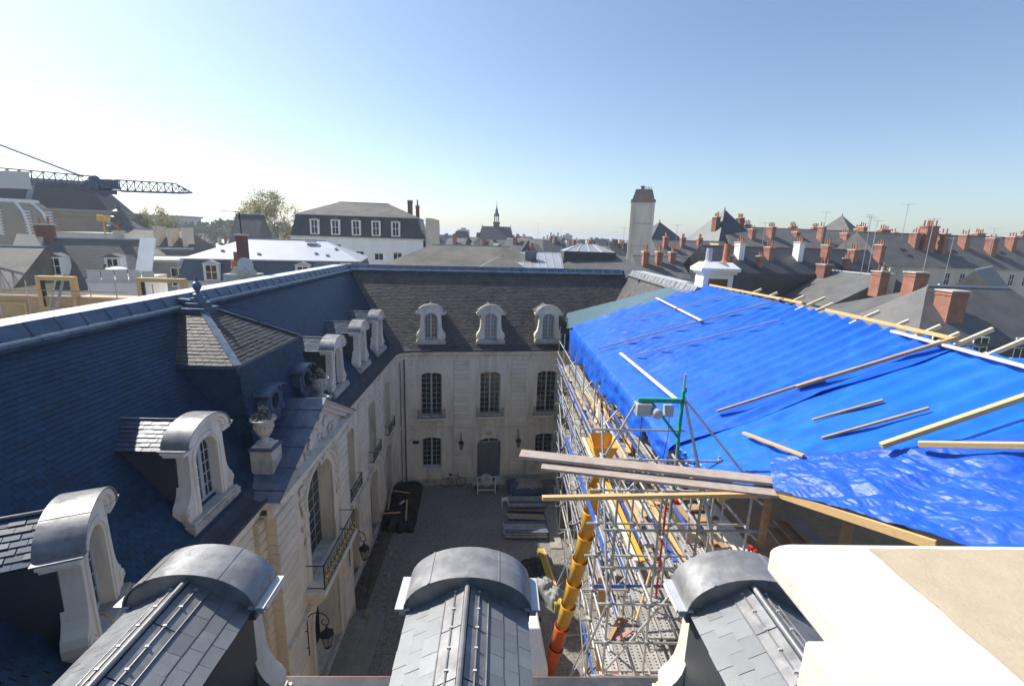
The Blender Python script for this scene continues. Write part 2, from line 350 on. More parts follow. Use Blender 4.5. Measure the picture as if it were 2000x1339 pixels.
def window(parent, c, z0, wd, h, rise, y, cols=2, rows=6, mt='paint_grey', gl='glass', name='window', panes=False, leaves=2, t=.05):
    hw = wd/2; zb = z0+h; g = G(); fr = .07
    g.box(c-hw, c-hw+fr, y, y+t, z0, zb); g.box(c+hw-fr, c+hw, y, y+t, z0, zb); g.box(c-hw+fr, c+hw-fr, y, y+t, z0, z0+.12)
    if rise:
        n = 10
        for k in range(n):
            a0, a1 = math.pi*k/n, math.pi*(k+1)/n
            p = [(c+(hw-d)*math.cos(a), zb+(rise-d)*math.sin(a)) for a, d in ((a0, 0), (a1, 0), (a1, fr), (a0, fr))]
            g.prism(p, y, y+t)
    else: g.box(c-hw+fr, c+hw-fr, y, y+t, zb-fr, zb)
    zt = lambda u: ztop(u, c, hw-.02, zb, rise) - (.04 if rise else fr)
    if leaves == 2: g.box(c-.06, c+.06, y-.012, y+t, z0+.12, zt(c))
    tot = cols*leaves; xs = []
    inner = (2*hw - 2*fr - (.12 if leaves == 2 else 0))/tot
    for L in range(leaves):
        x0 = c-hw+fr + L*(inner*cols+.12)
        for k in range(1, cols): xs.append(x0+inner*k)
    for x in xs: g.box(x-.014, x+.014, y+.008, y+t-.008, z0+.12, zt(x))
    zr = [z0+.12+(zb+rise*.6-z0-.12)*k/rows for k in range(1, rows)]
    for z in zr:
        e = hw-fr if z <= zb else (hw-fr)*math.sqrt(max(0, 1-((z-zb)/max(rise, .01))**2))
        if e > .1: g.box(c-e, c+e, y+.010, y+t-.010, z-.014, z+.014)
    f = g.obj(name, mt, parent)
    def pane_poly(x0, x1, za, zc):
        n = 5; return [(x0, za), (x1, za)] + [(x1+(x0-x1)*k/n, min(zc, zt(x1+(x0-x1)*k/n)+.02)) for k in range(n+1)]
    if panes:
        e = [z0+.12] + zr + [zb+rise]
        for L in range(leaves):
            x0 = c-hw+fr + L*(inner*cols+.12)
            for k in range(cols):
                for za, zc in zip(e[:-1], e[1:]):
                    if zt(x0+inner*(k+.5)) > za+.08:
                        p = G().prism(pane_poly(x0+inner*k, x0+inner*(k+1), za, zc), y+.02, y+.026).obj('pane', gl, f)
                        p.delta_rotation_euler = (0, 0, random.uniform(-.0008, .0008))
    else: G().prism(pane_poly(c-hw+.03, c+hw-.03, z0+.05, zb+rise), y+.02, y+.026).obj('pane', gl, f)
    return f
def railing(parent, c, z, wd, y, h=.62, gold=False, depth=.28, name='balcony_railing'):
    g = G(); y1 = y-depth; hw = wd/2
    for zz in (z+.05, z+h): g.bar((c-hw, y1, zz), (c+hw, y1, zz), .03, .025); 
    for s in (-1, 1):
        for zz in (z+.05, z+h): g.bar((c+s*hw, y, zz), (c+s*hw, y1, zz), .025, .025)
        g.bar((c+s*hw, y1, z), (c+s*hw, y1, z+h+.05), .035, .035)
    n = max(3, int(wd/.3)); st = wd/n
    for k in range(n):
        x = c-hw+st*(k+.5)
        for s in (-1, 1):
            pts = []
            for q in range(13):
                t = q/12*2.6*math.pi; r = (.11-.0095*q)*min(1, st/.3)
                pts.append((x+s*(st*.22)+r*math.cos(t)*s, y1, z+h*.5+ (r*1.4)*math.sin(t)))
            g.tube(pts, .009, 5)
        g.bar((x-st/2, y1, z+.05), (x-st/2, y1, z+h), .014, .014)
        g.tube([(x, y1, z+.05), (x+.05, y1, z+h*.3), (x-.05, y1, z+h*.7), (x, y1, z+h)], .009, 5)
    o = g.obj(name, 'iron', parent)
    if gold:
        gg = G()
        for k in range(n):
            x = c-hw+st*(k+.5)
            for dz, r in ((.2, .05), (.45, .07), (.66, .045)):
                gg.lathe([(.01,-r),(r*.8,-r*.4),(r,0),(r*.5,r*.6),(.01,r)], 6, (x+random.uniform(-.05,.05), y1-.02, z+h*dz))
        gg.obj('gilded_ornament', 'gold', o, kind='stuff')
    else:
        G().lathe([(.01,-.07),(.08,-.03),(.09,.02),(.03,.07)], 8, (c, y1-.03, z+h*.35)).obj('gilded_ornament', 'gold', o)
    return o
def surround(parent, c, z0, wd, h, rise, y, key=True):
    g = G(); hw = wd/2; zb = z0+h; n = 10; b = .16
    for s in (-1, 1): g.box(min(c+s*hw, c+s*(hw+b)), max(c+s*hw, c+s*(hw+b)), y-.045, y+.02, z0, zb)
    for k in range(n):
        a0, a1 = math.pi*k/n, math.pi*(k+1)/n
        g.prism([(c+(hw+d)*math.cos(a), zb+(rise+d)*math.sin(a)) for a, d in ((a0,0),(a1,0),(a1,b),(a0,b))], y-.045, y+.02)
    if key:
        g.prism([(c-.42, zb+rise+.12), (c+.42, zb+rise+.12), (c+.5, zb+rise+.5), (c-.5, zb+rise+.5)], y-.03, y+.02)
        g.prism([(c-.13, zb+rise-.02), (c+.13, zb+rise-.02), (c+.18, zb+rise+.42), (c-.18, zb+rise+.42)], y-.085, y-.035)
    return g.obj('window_surround', 'stone', parent, bevel=.008)
def pilaster(parent, u0, u1, z0, z1, y, proud=.09, course=.34, mt='block'):
    n = max(1, round((z1-z0)/course)); c = (z1-z0)/n
    root = G().box(u0+.03, u1-.03, y-proud+.055, y+.1, z0, z1).obj('pilaster', 'stone', parent)
    me = {}
    for k in range(n):
        wv = 0
        key = round(u1-u0, 3)
        if key not in me:
            g = G(); W = u1-u0; e = .022
            y0 = -proud; z = c
            g.add([(0,.06,.0),(W,.06,0),(W,.06,z),(0,.06,z),(0,y0+e,.024),(W,y0+e,.024),(W,y0+e,z-.024),(0,y0+e,z-.024),
                   (e,y0,.024+e),(W-e,y0,.024+e),(W-e,y0,z-.024-e),(e,y0,z-.024-e)],
                  [(8,9,10,11),(4,5,9,8),(5,6,10,9),(6,7,11,10),(7,4,8,11),(0,1,5,4),(1,2,6,5),(2,3,7,6),(3,0,4,7)])
            me[key] = g.mesh('stone_block', mt)
        link('stone_block', me[key], root, Matrix.Translation((u0, y+random.uniform(-.003, .003), z0+k*c)))
    return root
def cornice(parent, u0, u1, y=0, name='cornice', mt='stone'):
    prof = [(y+.1,9.35),(y-.04,9.35),(y-.04,9.48),(y-.09,9.5),(y-.09,9.62),(y-.16,9.68),(y-.22,9.8),(y-.34,9.84),(y-.34,9.97),(y-.40,10.04),(y+.1,10.04)]
    g = G(); n = len(prof)
    g.add([(u0, a, b) for a, b in prof] + [(u1, a, b) for a, b in prof],
          [tuple(range(n)), tuple(reversed(range(n, 2*n)))] + [(i, (i+1) % n, (i+1) % n+n, i+n) for i in range(n)])
    return g.obj(name, mt, parent)
def gutter(parent, u0, u1, y=0, mt='gutter_dark', dz=0):
    prof = [(y-.46,10.045),(y-.47,10.16),(y-.43,10.16),(y-.42,10.09),(y-.1,10.13),(y+.12,10.34),(y+.12,10.045)]
    g = G(); n = len(prof); prof = [(a, b+dz) for a, b in prof]
    g.add([(u0, a, b) for a, b in prof] + [(u1, a, b) for a, b in prof],
          [tuple(range(n)), tuple(reversed(range(n, 2*n)))] + [(i, (i+1) % n, (i+1) % n+n, i+n) for i in range(n)])
    return g.obj('gutter', mt, parent)
# ------------------------------------------------------------------ dormer
def dormer(parent, pitch, full=False, stonem='stone', mt='slate', hoodm='lead', sl='slate_new', curtain=False, newish=False):
    """arched stone dormer; front at local y=.45, parent frame = the wing"""
    y0 = .30; arc = lambda a, b, zc, n=16, t0=0, t1=math.pi: [(a*math.cos(t0+(t1-t0)*k/n), zc+b*math.sin(t0+(t1-t0)*k/n)) for k in range(n+1)]
    g = G()
    for s in (-1, 1):
        out = [(.93,10.74),(.975,10.86),(.985,11.02),(.94,11.16),(.85,11.26),(.78,11.4),(.735,11.6),(.72,11.85),(.70,12.15)]
        p = [(.44,10.74)] + out + [(.44,12.15)]
        g.prism([(s*a, b) for a, b in p], y0, y0+.36)
        g.prism([(s*a, b) for a, b in [(.50,10.78),(.60,10.78),(.60,12.15),(.50,12.15)]], y0-.03, y0+.01)
        M = Matrix.Translation((s*.86, y0, 11.0)) @ Matrix.Rotation(R(90), 4, 'X')
        g.lathe([(.115,0),(.115,.03),(.085,.045),(.085,.03),(.05,.03),(.045,.06),(.01,.065)], 14, M=M)
        g.box(s*.80-.17, s*.80+.17, y0-.07, y0+.42, 12.46, 12.54); g.box(s*.82-.20, s*.82+.20, y0-.11, y0+.44, 12.54, 12.60)
    g.prism([(.70,12.15),(.70,12.62)] + arc(.70,.38,12.62)[1:-1] + [(-.70,12.62),(-.70,12.15)] + list(reversed(arc(.44,.40,12.15))), y0, y0+.36)
    g.prism(arc(.61,.56,12.15) + list(reversed(arc(.51,.46,12.15))), y0-.03, y0+.01)
    g.prism(arc(.80,.47,12.6) + list(reversed(arc(.66,.34,12.6))), y0-.06, y0+.4)
    g.prism(arc(.87,.53,12.6) + list(reversed(arc(.76,.43,12.6))), y0-.12, y0+.41)
    root = g.obj('dormer', stonem, parent, bevel=.01)
    G().box(-1.0, 1.0, y0-.16, y0+.4, 10.48, 10.66).box(-.97, .97, y0-.10, y0+.4, 10.40, 10.48).box(-.95,.95,y0-.12,y0+.38,10.66,10.738).obj('sill', 'stone_grime_shade', root, bevel=.012)
    # lead hood
    n = 20; h = G()
    def hood(a, b, ya, yb, th, t0, t1):
        o = [((a)*math.cos(t0+(t1-t0)*k/n), 12.6+(b)*math.sin(t0+(t1-t0)*k/n)) for k in range(n+1)]
        i = [((a-th)*math.cos(t0+(t1-t0)*k/n), 12.6+(b-th)*math.sin(t0+(t1-t0)*k/n)) for k in range(n+1)]
        b = len(h.v)
        for k in range(n+1): h.v += [(o[k][0],ya,o[k][1]),(o[k][0],yb,o[k][1]),(i[k][0],yb,i[k][1]),(i[k][0],ya,i[k][1])]
        for k in range(n):
            for q in range(4): h.f.append((b+4*k+q, b+4*k+(q+1)%4, b+4*k+4+(q+1)%4, b+4*k+4+q))
        h.f += [(b,b+3,b+2,b+1),(b+4*n,b+4*n+1,b+4*n+2,b+4*n+3)]
    hood(.895, .555, y0-.15, y0+.50, .02, 0.02, math.pi-.02)
    ho = h.obj('hood', hoodm, root)
    for p in ho.data.polygons: p.use_smooth = True
    ho.data.set_sharp_from_angle(angle=R(40))
    h = G(); hood(.905, .565, y0-.15, y0+.50, .03, R(52), R(54.5)); hood(.9, .56, y0-.15, y0+.50, .03, R(118), R(119.2)); h.obj('lead_seam', hoodm, root)
    gg = G()                                                        # back closure below the hood
    gg.prism(arc(.87,.53,12.58) + [(-.87,12.4),(.87,12.4)], y0+.362, y0+.46); gg.obj('hood_back', hoodm, root)
    for s in (-1, 1):
        G().box(min(s*.80,s*1.01), max(s*.80,s*1.01), y0-.14, y0+.50, 12.603, 12.632).obj('ear_flashing', 'lead_pale' if full else hoodm, root)
    # roof behind the hood
    yb = y0+.44; zr = 13.0; ze = 12.56; hw = .82
    yr = .1+(zr-10.25)/pitch+.1; yv = .1+(ze-10.25)/pitch+.1
    d = G()
    for s in (-1, 1): d.add([(0,yb,zr),(s*hw,yb,ze),(s*hw,yv,ze),(0,yr,zr),(0,yb,zr-.05),(s*hw,yb,ze-.05),(s*hw,yv,ze-.05),(0,yr,zr-.05)],
                            [(0,1,2,3),(7,6,5,4),(1,5,6,2)])
    d.obj('roof_deck', mt, root, attr=[.3]*len(d.f))
    sl_len = math.hypot(hw, zr-ze)
    for s in (-1, 1):
        O = Vector((s*hw*1.02, yb, ze-.01)); S = Vector((-s*hw, 0, zr-ze)).normalized()
        poly = [(0, 0), (yv-yb, 0), (yr-yb, sl_len), (0, sl_len)]
        if full: slates(root, O, (0,1,0), S, [(0,0),(yv-yb+.1,0),(yr-yb+.05,sl_len-.27),(0,sl_len-.27)], .27, .2, mt=sl, piece=sl, pick=lambda a, b: True)
        else: slates(root, O, (0,1,0), S, poly, .22, .13, mt=mt)
        # lead strips beside the ridge
        if full:
            a = O + S*(sl_len-.30); b = O + S*(sl_len-.02); N = Vector((s*(zr-ze), 0, hw)).normalized()
            for q in range(3):
                ya = q*.72; y2 = min(ya+.70, yr-yb)
                G().add([a+Vector((0,ya,0))+N*.022, b+Vector((0,ya,0))+N*.022, b+Vector((0,y2,0))+N*.018, a+Vector((0,y2,0))+N*.018,
                         a+Vector((0,ya,0))+N*.004, b+Vector((0,ya,0))+N*.004],[(0,1,2,3),(4,5,1,0)]).obj('lead_strip', hoodm, root)
            c = O + S*(sl_len-.15)
            G().tube([c+N*.03, c+Vector((0,yr-yb,0))+N*.03], .012, 6).obj('lead_roll', hoodm, root)
            c = O + S*(sl_len-.30)
            G().tube([c+N*.022, c+Vector((0,yr-yb,0))+N*.022], .009, 6).obj('lead_roll', hoodm, root)
            for q in range(6):
                cc = O + S*(sl_len-.15) + Vector((0,.1+q*.3,0)) + N*.03
                G().box(-.02,.02,-.012,.012,-.005,.02, Matrix.Translation(cc)).obj('clip', 'lead_pale', root)
    G().tube([(0,yb,zr+.035),(0,yb+.55,zr+.03),(0,yr,zr+.03)], .036 if full else .025, 10).obj('ridge_roll', hoodm, root, smooth=True)
    for s in (-1, 1): G().prism([(y0+.3,10.3),(y0+.3,ze),(yv,ze)], s*.72-.02, s*.72+.02, 'yz').obj('cheek', 'slate_dark', root)
    window(root, 0, 10.76, .88, 1.39, .40, y0+.22, 2, 5, 'paint_grey' if not newish else 'paint_white', 'glass_curtain' if curtain else 'glass', 'casement', panes=full and False)
    return root
# ------------------------------------------------------------------ wings
PITCH = (15.3-10.25)/4.0
def wing_roof(parent, u0, u1, pitch, zr=15.35, mt='slate', sl_poly=None, piece=None, pick=None, apron=True, backd=5.0, cap='lead_pale', apm='lead_old'):
    yr = .1+(zr-10.25)/pitch; top = .85; L = math.hypot(yr-.1, zr-10.25)
    g = G(); zd = .02
    g.add([(u0,.1,10.25-zd),(u1,.1,10.25-zd),(u1,yr,zr-zd),(u0,yr,zr-zd),(u0,yr+top,zr-zd),(u1,yr+top,zr-zd),(u0,yr+top+4.1,10.0),(u1,yr+top+4.1,10.0)],
          [(0,1,2,3),(3,2,5,4),(4,5,7,6),(0,3,4,6),(1,7,5,2),(0,6,7,1)])
    roof = g.obj('roof', mt, parent, attr=[.4]*6)
    S = Vector((0, yr-.1, zr-10.25)).normalized()
    slates(roof, (0,.1,10.25), (1,0,0), S, sl_poly or [(u0,0),(u1,0),(u1,L-.5),(u0,L-.5)], .21, .125, mt, piece, pick)
    # ridge: flat lead top, roll, apron sheets
    N = Vector((0,-S.z,S.y))
    G().box(u0, u1, yr-.06, yr+top+.06, zr-.02, zr+.05).obj('ridge_cap', cap, roof, bevel=.015)
    G().tube([(u0,yr-.07,zr+.0),(u1,yr-.07,zr+.0)], .06, 10).obj('ridge_roll', apm, roof, smooth=True)
    k = u0; me = None; B = Vector((0,.1,10.25))+S*(L-.60)
    g = G(); a = .74
    pf = [(0,0),(0,.10),(.03,.17),(.09,.20),(.16,.18),(.2,.13),(.24,.10),(.60,.14),(.62,0)]; k_ = len(pf)
    g.add([(0,p,q) for p,q in pf]+[(a,p,q) for p,q in pf],[(i,i+1,i+1+k_,i+k_) for i in range(k_-1)]+[tuple(range(k_)),tuple(range(2*k_-1,k_-1,-1))])
    g.tube([(a,0,.105),(a,.09,.205),(a,.22,.115),(a,.60,.145)], .016, 6)
    me = g.mesh('lead_sheet', apm, smooth=True)
    while k < u1-.3:
        M = Matrix((Vector((1,0,0)), S, N)).transposed().to_4x4(); M.translation = B + Vector((k,0,0)) + N*random.uniform(0,.012)
        link('lead_sheet', me, roof, M); k += .755
    return roof
# ---- left wing: local x = world y, local y = -(world x) - 7
LW = thing('mansion_wing', 'long stone wing along the left of the courtyard with blue slate roof and pediment', 'building', (-7,0,0), R(90))
PV0, PV1 = 12.75, 19.35        # central pavilion
WIN = (21.1, 25.1, 28.75)
ops = []
for c in WIN: ops += [(c-.68, c+.68, 5.35, 8.3, .22), (c-.85, c+.85, .12, 3.55, .75)]
for c in (8.2,): ops += [(c-.68, c+.68, 5.35, 8.3, .22), (c-.85, c+.85, .12, 3.55, .75)]
g = G(); wall(g, 3.0, PV0+.3, -.02, 9.4, 0, .6, [o for o in ops if o[0] < 13]); wall(g, PV1-.3, 30.0, -.02, 9.4, 0, .6, [o for o in ops if o[0] > 13])
g.box(3, 30.2, 8.5, 9, 0, 10); g.obj('wall', 'stone', LW)
for c in WIN + (8.2,):
    window(LW, c, 5.35, 1.36, 2.95, .22, .32, 2, 8, gl='glass')
    surround(LW, c, 5.35, 1.36, 2.95, .22, 0)
    railing(LW, c, 5.28, 1.7, -.02, .62)
    G().box(c-.95, c+.95, -.32, .02, 5.12, 5.27).box(c-.85, c+.85, -.2, .02, 5.0, 5.12).obj('balcony_slab', 'stone', LW, bevel=.015)
    f = window(LW, c, .12, 1.7, 3.43, .75, .4, 2, 5, 'door_paint', 'glass', 'arched_door')
    g = G()
    for k in range(14):
        a0, a1 = math.pi*k/14, math.pi*(k+1)/14
        g.prism([(c+(.85+d)*math.cos(a), 3.55+(.75+d)*math.sin(a)) for a, d in ((a0,.02),(a1,.02),(a1,.22),(a0,.22))], -.05, .02)
    for s in (-1, 1): g.box(min(c+s*.87,c+s*1.07), max(c+s*.87,c+s*1.07), -.05, .02, .2, 3.55)
    g.prism([(c-.14,4.28),(c+.14,4.28),(c+.2,4.72),(c-.2,4.72)], -.12, .02)
    g.obj('arch_surround', 'stone', LW, bevel=.01)
for u0, u1 in ((PV1+.05, PV1+.45), (22.6, 23.55), (26.45, 27.3)):
    pilaster(LW, u0, u1, 4.66, 9.33, 0, .09); pilaster(LW, u0, u1, .55, 4.38, 0, .09)
pilaster(LW, 11.6, 12.3, 4.66, 9.33, 0, .05)
for a, b in ((3, PV0), (PV1, 29.9)):
    cornice(LW, a, b); gutter(LW, a, b)
    G().box(a, b, -.10, .05, 4.42, 4.52).box(a, b, -.06, .05, 4.36, 4.42).box(a, b, -.14, .05, 4.52, 4.6).obj('string_course', 'stone', LW, bevel=.01)
    G().box(a, b, -.08, .05, 0, .5).obj('plinth', 'stone_grime_shade', LW, bevel=.02)
# pavilion body, 0.4 m proud
c0 = (PV0+PV1)/2+.25; yP = -.42
bw = 1.25
g = G(); wall(g, PV0, PV1, -.02, 9.36, yP, .5, [(c0-bw, c0+bw, 5.2, 8.35, .95), (c0-1.35, c0+1.35, .3, 3.3, 1.1)])
g.obj('pavilion_wall', 'stone', LW)
for u0, u1 in ((PV0, PV0+1.3), (PV1-1.15, PV1)):
    pilaster(LW, u0, u1, 4.7, 9.33, yP, .11, .33); pilaster(LW, u0, u1, .5, 4.36, yP, .11, .33)
pilaster(LW, PV0-.38, PV0-.02, .5, 9.33, -.02, .18, .33, 'block_warm')
# side face blocks of the pavilion (returning to the wing)
g = G()
for k in range(27):
    z = .5+k*.33
    for u in (PV0-.012, PV1): g.box(u, u+.012, yP-.10, -.03, z+.012, z+.318)
g.obj('side_courses', 'block_warm', LW, kind='stuff')
window(LW, c0, 5.2, 2*bw, 3.15, .95, yP+.5, 2, 8, panes=True, t=.07)
g = G()
for k in range(16):
    a0, a1 = math.pi*k/16, math.pi*(k+1)/16
    g.prism([(c0+(bw+d)*math.cos(a), 8.35+(.95+d)*math.sin(a)) for a, d in ((a0,.0),(a1,.0),(a1,.26),(a0,.26))], yP-.07, yP+.03)
    g.prism([(c0+(bw+d)*math.cos(a), 8.35+(.95+d)*math.sin(a)) for a, d in ((a0,.26),(a1,.26),(a1,.36),(a0,.36))], yP-.17, yP+.03)
for s in (-1, 1): g.box(min(c0+s*bw,c0+s*(bw+.26)), max(c0+s*bw,c0+s*(bw+.26)), yP-.07, yP+.03, 5.2, 8.35)
g.obj('arch_surround', 'stone', LW, bevel=.01)
railing(LW, c0, 5.32, 3.5, yP-.05, .95, True, .62)
G().box(c0-1.9, c0+1.9, yP-.75, yP+.02, 5.14, 5.30).box(c0-1.8, c0+1.8, yP-.6, yP+.02, 5.0, 5.14).obj('balcony_slab', 'stone', LW, bevel=.02)
g = G()
for s in (-1, 1):
    g.prism([(yP+.02,4.3),(yP-.25,4.45),(yP-.6,4.8),(yP-.68,5.0),(yP+.02,5.0)], c0+s*1.45-.16, c0+s*1.45+.16, 'yz')
g.obj('console', 'stone', LW, bevel=.02)
G().box(c0-1.3, c0+1.3, .9, 1.0, .2, 4.5).obj('doors', 'door_paint', LW)
g = G()
for k in range(16):
    a0, a1 = math.pi*k/16, math.pi*(k+1)/16
    g.prism([(c0+(1.35+d)*math.cos(a), 3.3+(1.1+d)*math.sin(a)) for a, d in ((a0,.0),(a1,.0),(a1,.25),(a0,.25))], yP-.06, yP+.03)
for s in (-1, 1): g.box(min(c0+s*1.35,c0+s*1.6), max(c0+s*1.35,c0+s*1.6), yP-.06, yP+.03, .5, 3.3)
g.obj('arch_surround', 'stone', LW, bevel=.01)
G().box(PV0, PV1, yP-.16, yP+.05, 4.38, 4.52).box(PV0, PV1, yP-.2, yP+.05, 4.52, 4.62).obj('string_course', 'stone', LW, bevel=.01)
for k in range(3): G().box(c0-2.2-.35*k, c0+2.2+.35*k, yP-.5-.36*(k+1), yP-.001, 0, .45-.15*k).obj('step', 'step_stone', LW, bevel=.02)
G().box(PV0-.02, PV1+.02, yP-.12, yP+.05, .0, .5).obj('plinth', 'stone_grime_shade', LW, bevel=.02)
cornice(LW, PV0-.12, PV1+.12, yP)
# pediment
AP = (16.35, 11.78)
g = G(); g.prism([(PV0+.1,10.04),(PV1-.1,10.04),(AP[0],AP[1]-.12)], yP-.02, .5); g.obj('tympanum', 'stone_new', LW)
for (a, b), nm in (((PV0-.42,10.04), 'l'), ((PV1+.42,10.04), 'r')):
    g = G(); d = Vector((AP[0]-a, 0, AP[1]-b)); L = d.length; d.normalize(); nrm = Vector((-d.z, 0, d.x)) if d.x > 0 else Vector((d.z, 0, -d.x))
    P = Vector((a, 0, b))
    for (o0, o1, ya, yb) in ((0,.14,yP-.18,yP+.3),(.14,.26,yP-.30,yP+.3),(.26,.34,yP-.40,yP+.3)):
        q = [P+nrm*(o0-.3), P+d*(L+ (.12 if d.x>0 else .0))+nrm*(o0-.3), P+d*(L+.05)+nrm*(o1-.3), P+nrm*(o1-.3)]
        g.prism([(v.x, v.z) for v in q], ya, yb)
    g.obj('raking_cornice', 'stone_new', LW, bevel=.008)
    # lead roof of the pediment
    g = G(); th = .05
    e0 = P+nrm*.05; e1 = P+d*L+nrm*.05
    ys = [yP-.43, -.05, .38, 1.2]
    g.add([(e0.x,ys[0],e0.z),(e1.x,ys[0],e1.z),(e1.x,ys[3],e1.z),(e0.x,ys[3],e0.z),(e0.x,ys[0],e0.z-th),(e1.x,ys[0],e1.z-th)],[(0,1,2,3),(4,5,1,0)])
    for q in range(5):
        t = (q+.5)/5.2; c = e0.lerp(e1, t); g.tube([(c.x,ys[0],c.z+.012),(c.x,ys[3],c.z+.012)], .018, 6)
    g.tube([(e0.x,ys[1],e0.z+.01),(e1.x,ys[1],e1.z+.01)], .014, 6)
    g.obj('pediment_lead', 'lead_old', LW)
# carved relief in the tympanum and beside the arch
g = G(); rs = random.Random(4)
def blob(g, x, z, y, r, rs):
    M = Matrix.Translation((x, y, z)) @ Matrix.Rotation(rs.uniform(0,6), 4, 'Y') @ Matrix.Diagonal((1, .6, rs.uniform(.5,1.6), 1))
    g.lathe([(.02*r,-r),(.7*r,-.6*r),(r,0),(.7*r,.6*r),(.02*r,r)], 7, M=M)
for k in range(70):
    t = rs.uniform(-1,1); x = AP[0]+t*1.9; zmax = 10.1+(1-abs(t))*1.15
    blob(g, x, rs.uniform(9.75, max(9.9,zmax)), yP-.08, rs.uniform(.06,.17), rs)
for s in (-1,1):
    for k in range(26):
        blob(g, c0+s*rs.uniform(1.35,1.75), rs.uniform(7.0,9.4), yP-.08, rs.uniform(.05,.12), rs)
for k in range(10): blob(g, c0+rs.uniform(-.3,.3), rs.uniform(9.3,9.9), yP-.15, rs.uniform(.08,.16), rs)
g.obj('carving', 'stone_new', LW, smooth=True, kind='stuff')
# main roof
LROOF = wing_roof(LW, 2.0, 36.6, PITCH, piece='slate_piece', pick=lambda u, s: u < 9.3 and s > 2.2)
# pavilion roof: steep lower skirt, hipped top with finial
RB = 13.55
yA = 1.0; q0, q1 = 14.15, 18.55; base = [(13.6,.25),(19.1,.25)]
g = G()
g.add([(13.75,.35,10.3),(18.95,.35,10.3),(q1,yA,RB),(q0,yA,RB),(q0,3.2,RB),(q1,3.2,RB),(13.75,3.2,10.3),(18.95,3.2,10.3)],
      [(0,1,2,3),(1,7,5,2),(6,0,3,4)])
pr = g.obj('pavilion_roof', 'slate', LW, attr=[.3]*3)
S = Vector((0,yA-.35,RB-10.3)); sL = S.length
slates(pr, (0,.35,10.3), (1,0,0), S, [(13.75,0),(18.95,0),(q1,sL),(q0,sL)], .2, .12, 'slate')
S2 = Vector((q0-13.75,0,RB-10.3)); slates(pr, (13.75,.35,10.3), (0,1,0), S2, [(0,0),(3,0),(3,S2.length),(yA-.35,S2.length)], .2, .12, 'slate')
G().tube([(q0-.03,3.4,RB),(q0-.03,yA-.03,RB),(q1+.03,yA-.03,RB),(q1+.03,3.4,RB)], .06, 8).obj('lead_break', 'lead_old', pr)
apx = Vector((16.35, 3.3, 15.2)); e = .10; za = RB+.06
hip = [Vector((q0-e,yA-e,za)), Vector((q1+e,yA-e,za)), Vector((q1+e,6,za)), Vector((q0-e,6,za))]
t0 = [apx+Vector((-.35,-.35,-.28)), apx+Vector((.35,-.35,-.28)), apx+Vector((.35,.35,-.28)), apx+Vector((-.35,.35,-.28))]
g = G(); g.add(hip+t0, [(0,1,5,4),(1,2,6,5),(3,0,4,7),(4,5,6,7)]); pt = g.obj('pavilion_top', 'slate', LW, attr=[.5]*4)
def face_slates(par, a, b, c, d, **kw):
    U = (b-a).normalized(); N = U.cross(d-a).normalized(); S = N.cross(U).normalized()
    poly = [((p-a).dot(U), (p-a).dot(S)) for p in (a, b, c, d)]
    slates(par, a, U, S, poly, **kw)
face_slates(pt, hip[0], hip[1], t0[1], t0[0], wd=.22, ex=.15, mt='slate_hip', th=.016)
face_slates(pt, hip[3], hip[0], t0[0], t0[3], wd=.22, ex=.15, mt='slate_hip', th=.016)
face_slates(pt, hip[1], hip[2], t0[2], t0[1], wd=.22, ex=.15, mt='slate_hip', th=.016)
for k in range(2): G().bar(hip[k]+Vector((0,0,.03)), t0[k]+Vector((0,0,.03)), .22, .03).obj('hip_flashing', 'lead_old', pt)
g = G()
for k, (r, z) in enumerate(((.42,-.32),(.28,-.16),(.17,.0))): g.box(apx.x-r, apx.x+r, apx.y-r, apx.y+r, apx.z+z, apx.z+z+.17)
g.lathe([(.15,.15),(.15,.3),(.10,.32),(.07,.40),(.12,.48),(.15,.58),(.11,.68),(.05,.72),(.04,.78),(.06,.82),(.01,.95)], 12, apx)
g.obj('finial', 'lead_old', LW, bevel=.015)
G().bar((16.35,3.3,15.22),(16.35,4.3,15.3),.3,.12).obj('ridge_flashing', 'lead_old', LW)
# oculus dormers on the skirt
def oculus(parent, u, z, y):
    g = G(); n = 24
    ring = lambda r, s=1: [(u+r*math.cos(2*math.pi*k/n), z+s*r*math.sin(2*math.pi*k/n)) for k in range(n)]
    a = ring(.40, 1.12); b = ring(.24, 1.12)
    for k in range(n): g.prism([a[k], a[(k+1)%n], b[(k+1)%n], b[k]], y-.05, y+.3)
    for s in (-1,1):
        g.prism([(u+s*.34,z+.28),(u+s*.55,z+.1),(u+s*.58,z-.2),(u+s*.44,z-.5),(u+s*.2,z-.62),(u+s*.2,z-.38),(u+s*.38,z-.1)], y-.02, y+.3)
        g.lathe([(.11,0),(.11,.05),(.04,.08),(.01,.08)], 10, M=Matrix.Translation((u+s*.5,y,z-.35)) @ Matrix.Rotation(R(90),4,'X'))
        g.lathe([(.1,0),(.1,.05),(.04,.08),(.01,.08)], 10, M=Matrix.Translation((u+s*.42,y,z+.38)) @ Matrix.Rotation(R(90),4,'X'))
    g.box(u-.3,u+.3,y-.04,y+.3,z-.7,z-.42)
    o = g.obj('oculus_dormer', 'lead_old', parent, bevel=.01)
    G().lathe([(.25,0),(.25,.01)], 20, M=Matrix.Translation((u,y+.12,z)) @ Matrix.Rotation(R(90),4,'X')).obj('pane', 'glass', o)
    h = G(); pts = [(u+.62*math.cos(math.pi*k/12), z+.36+.2*math.sin(math.pi*k/12)) for k in range(13)]
    for k in range(12):
        p, q = pts[k], pts[k+1]; h.prism([p, q, (q[0],q[1]-.05), (p[0],p[1]-.05)], y-.18, y+1.2)
    h.obj('hood', 'lead_old', o)
    G().box(u-.5,u+.5,y+.28,y+1.3,z-.75,z+.36).obj('cheek', 'slate_dark', o)
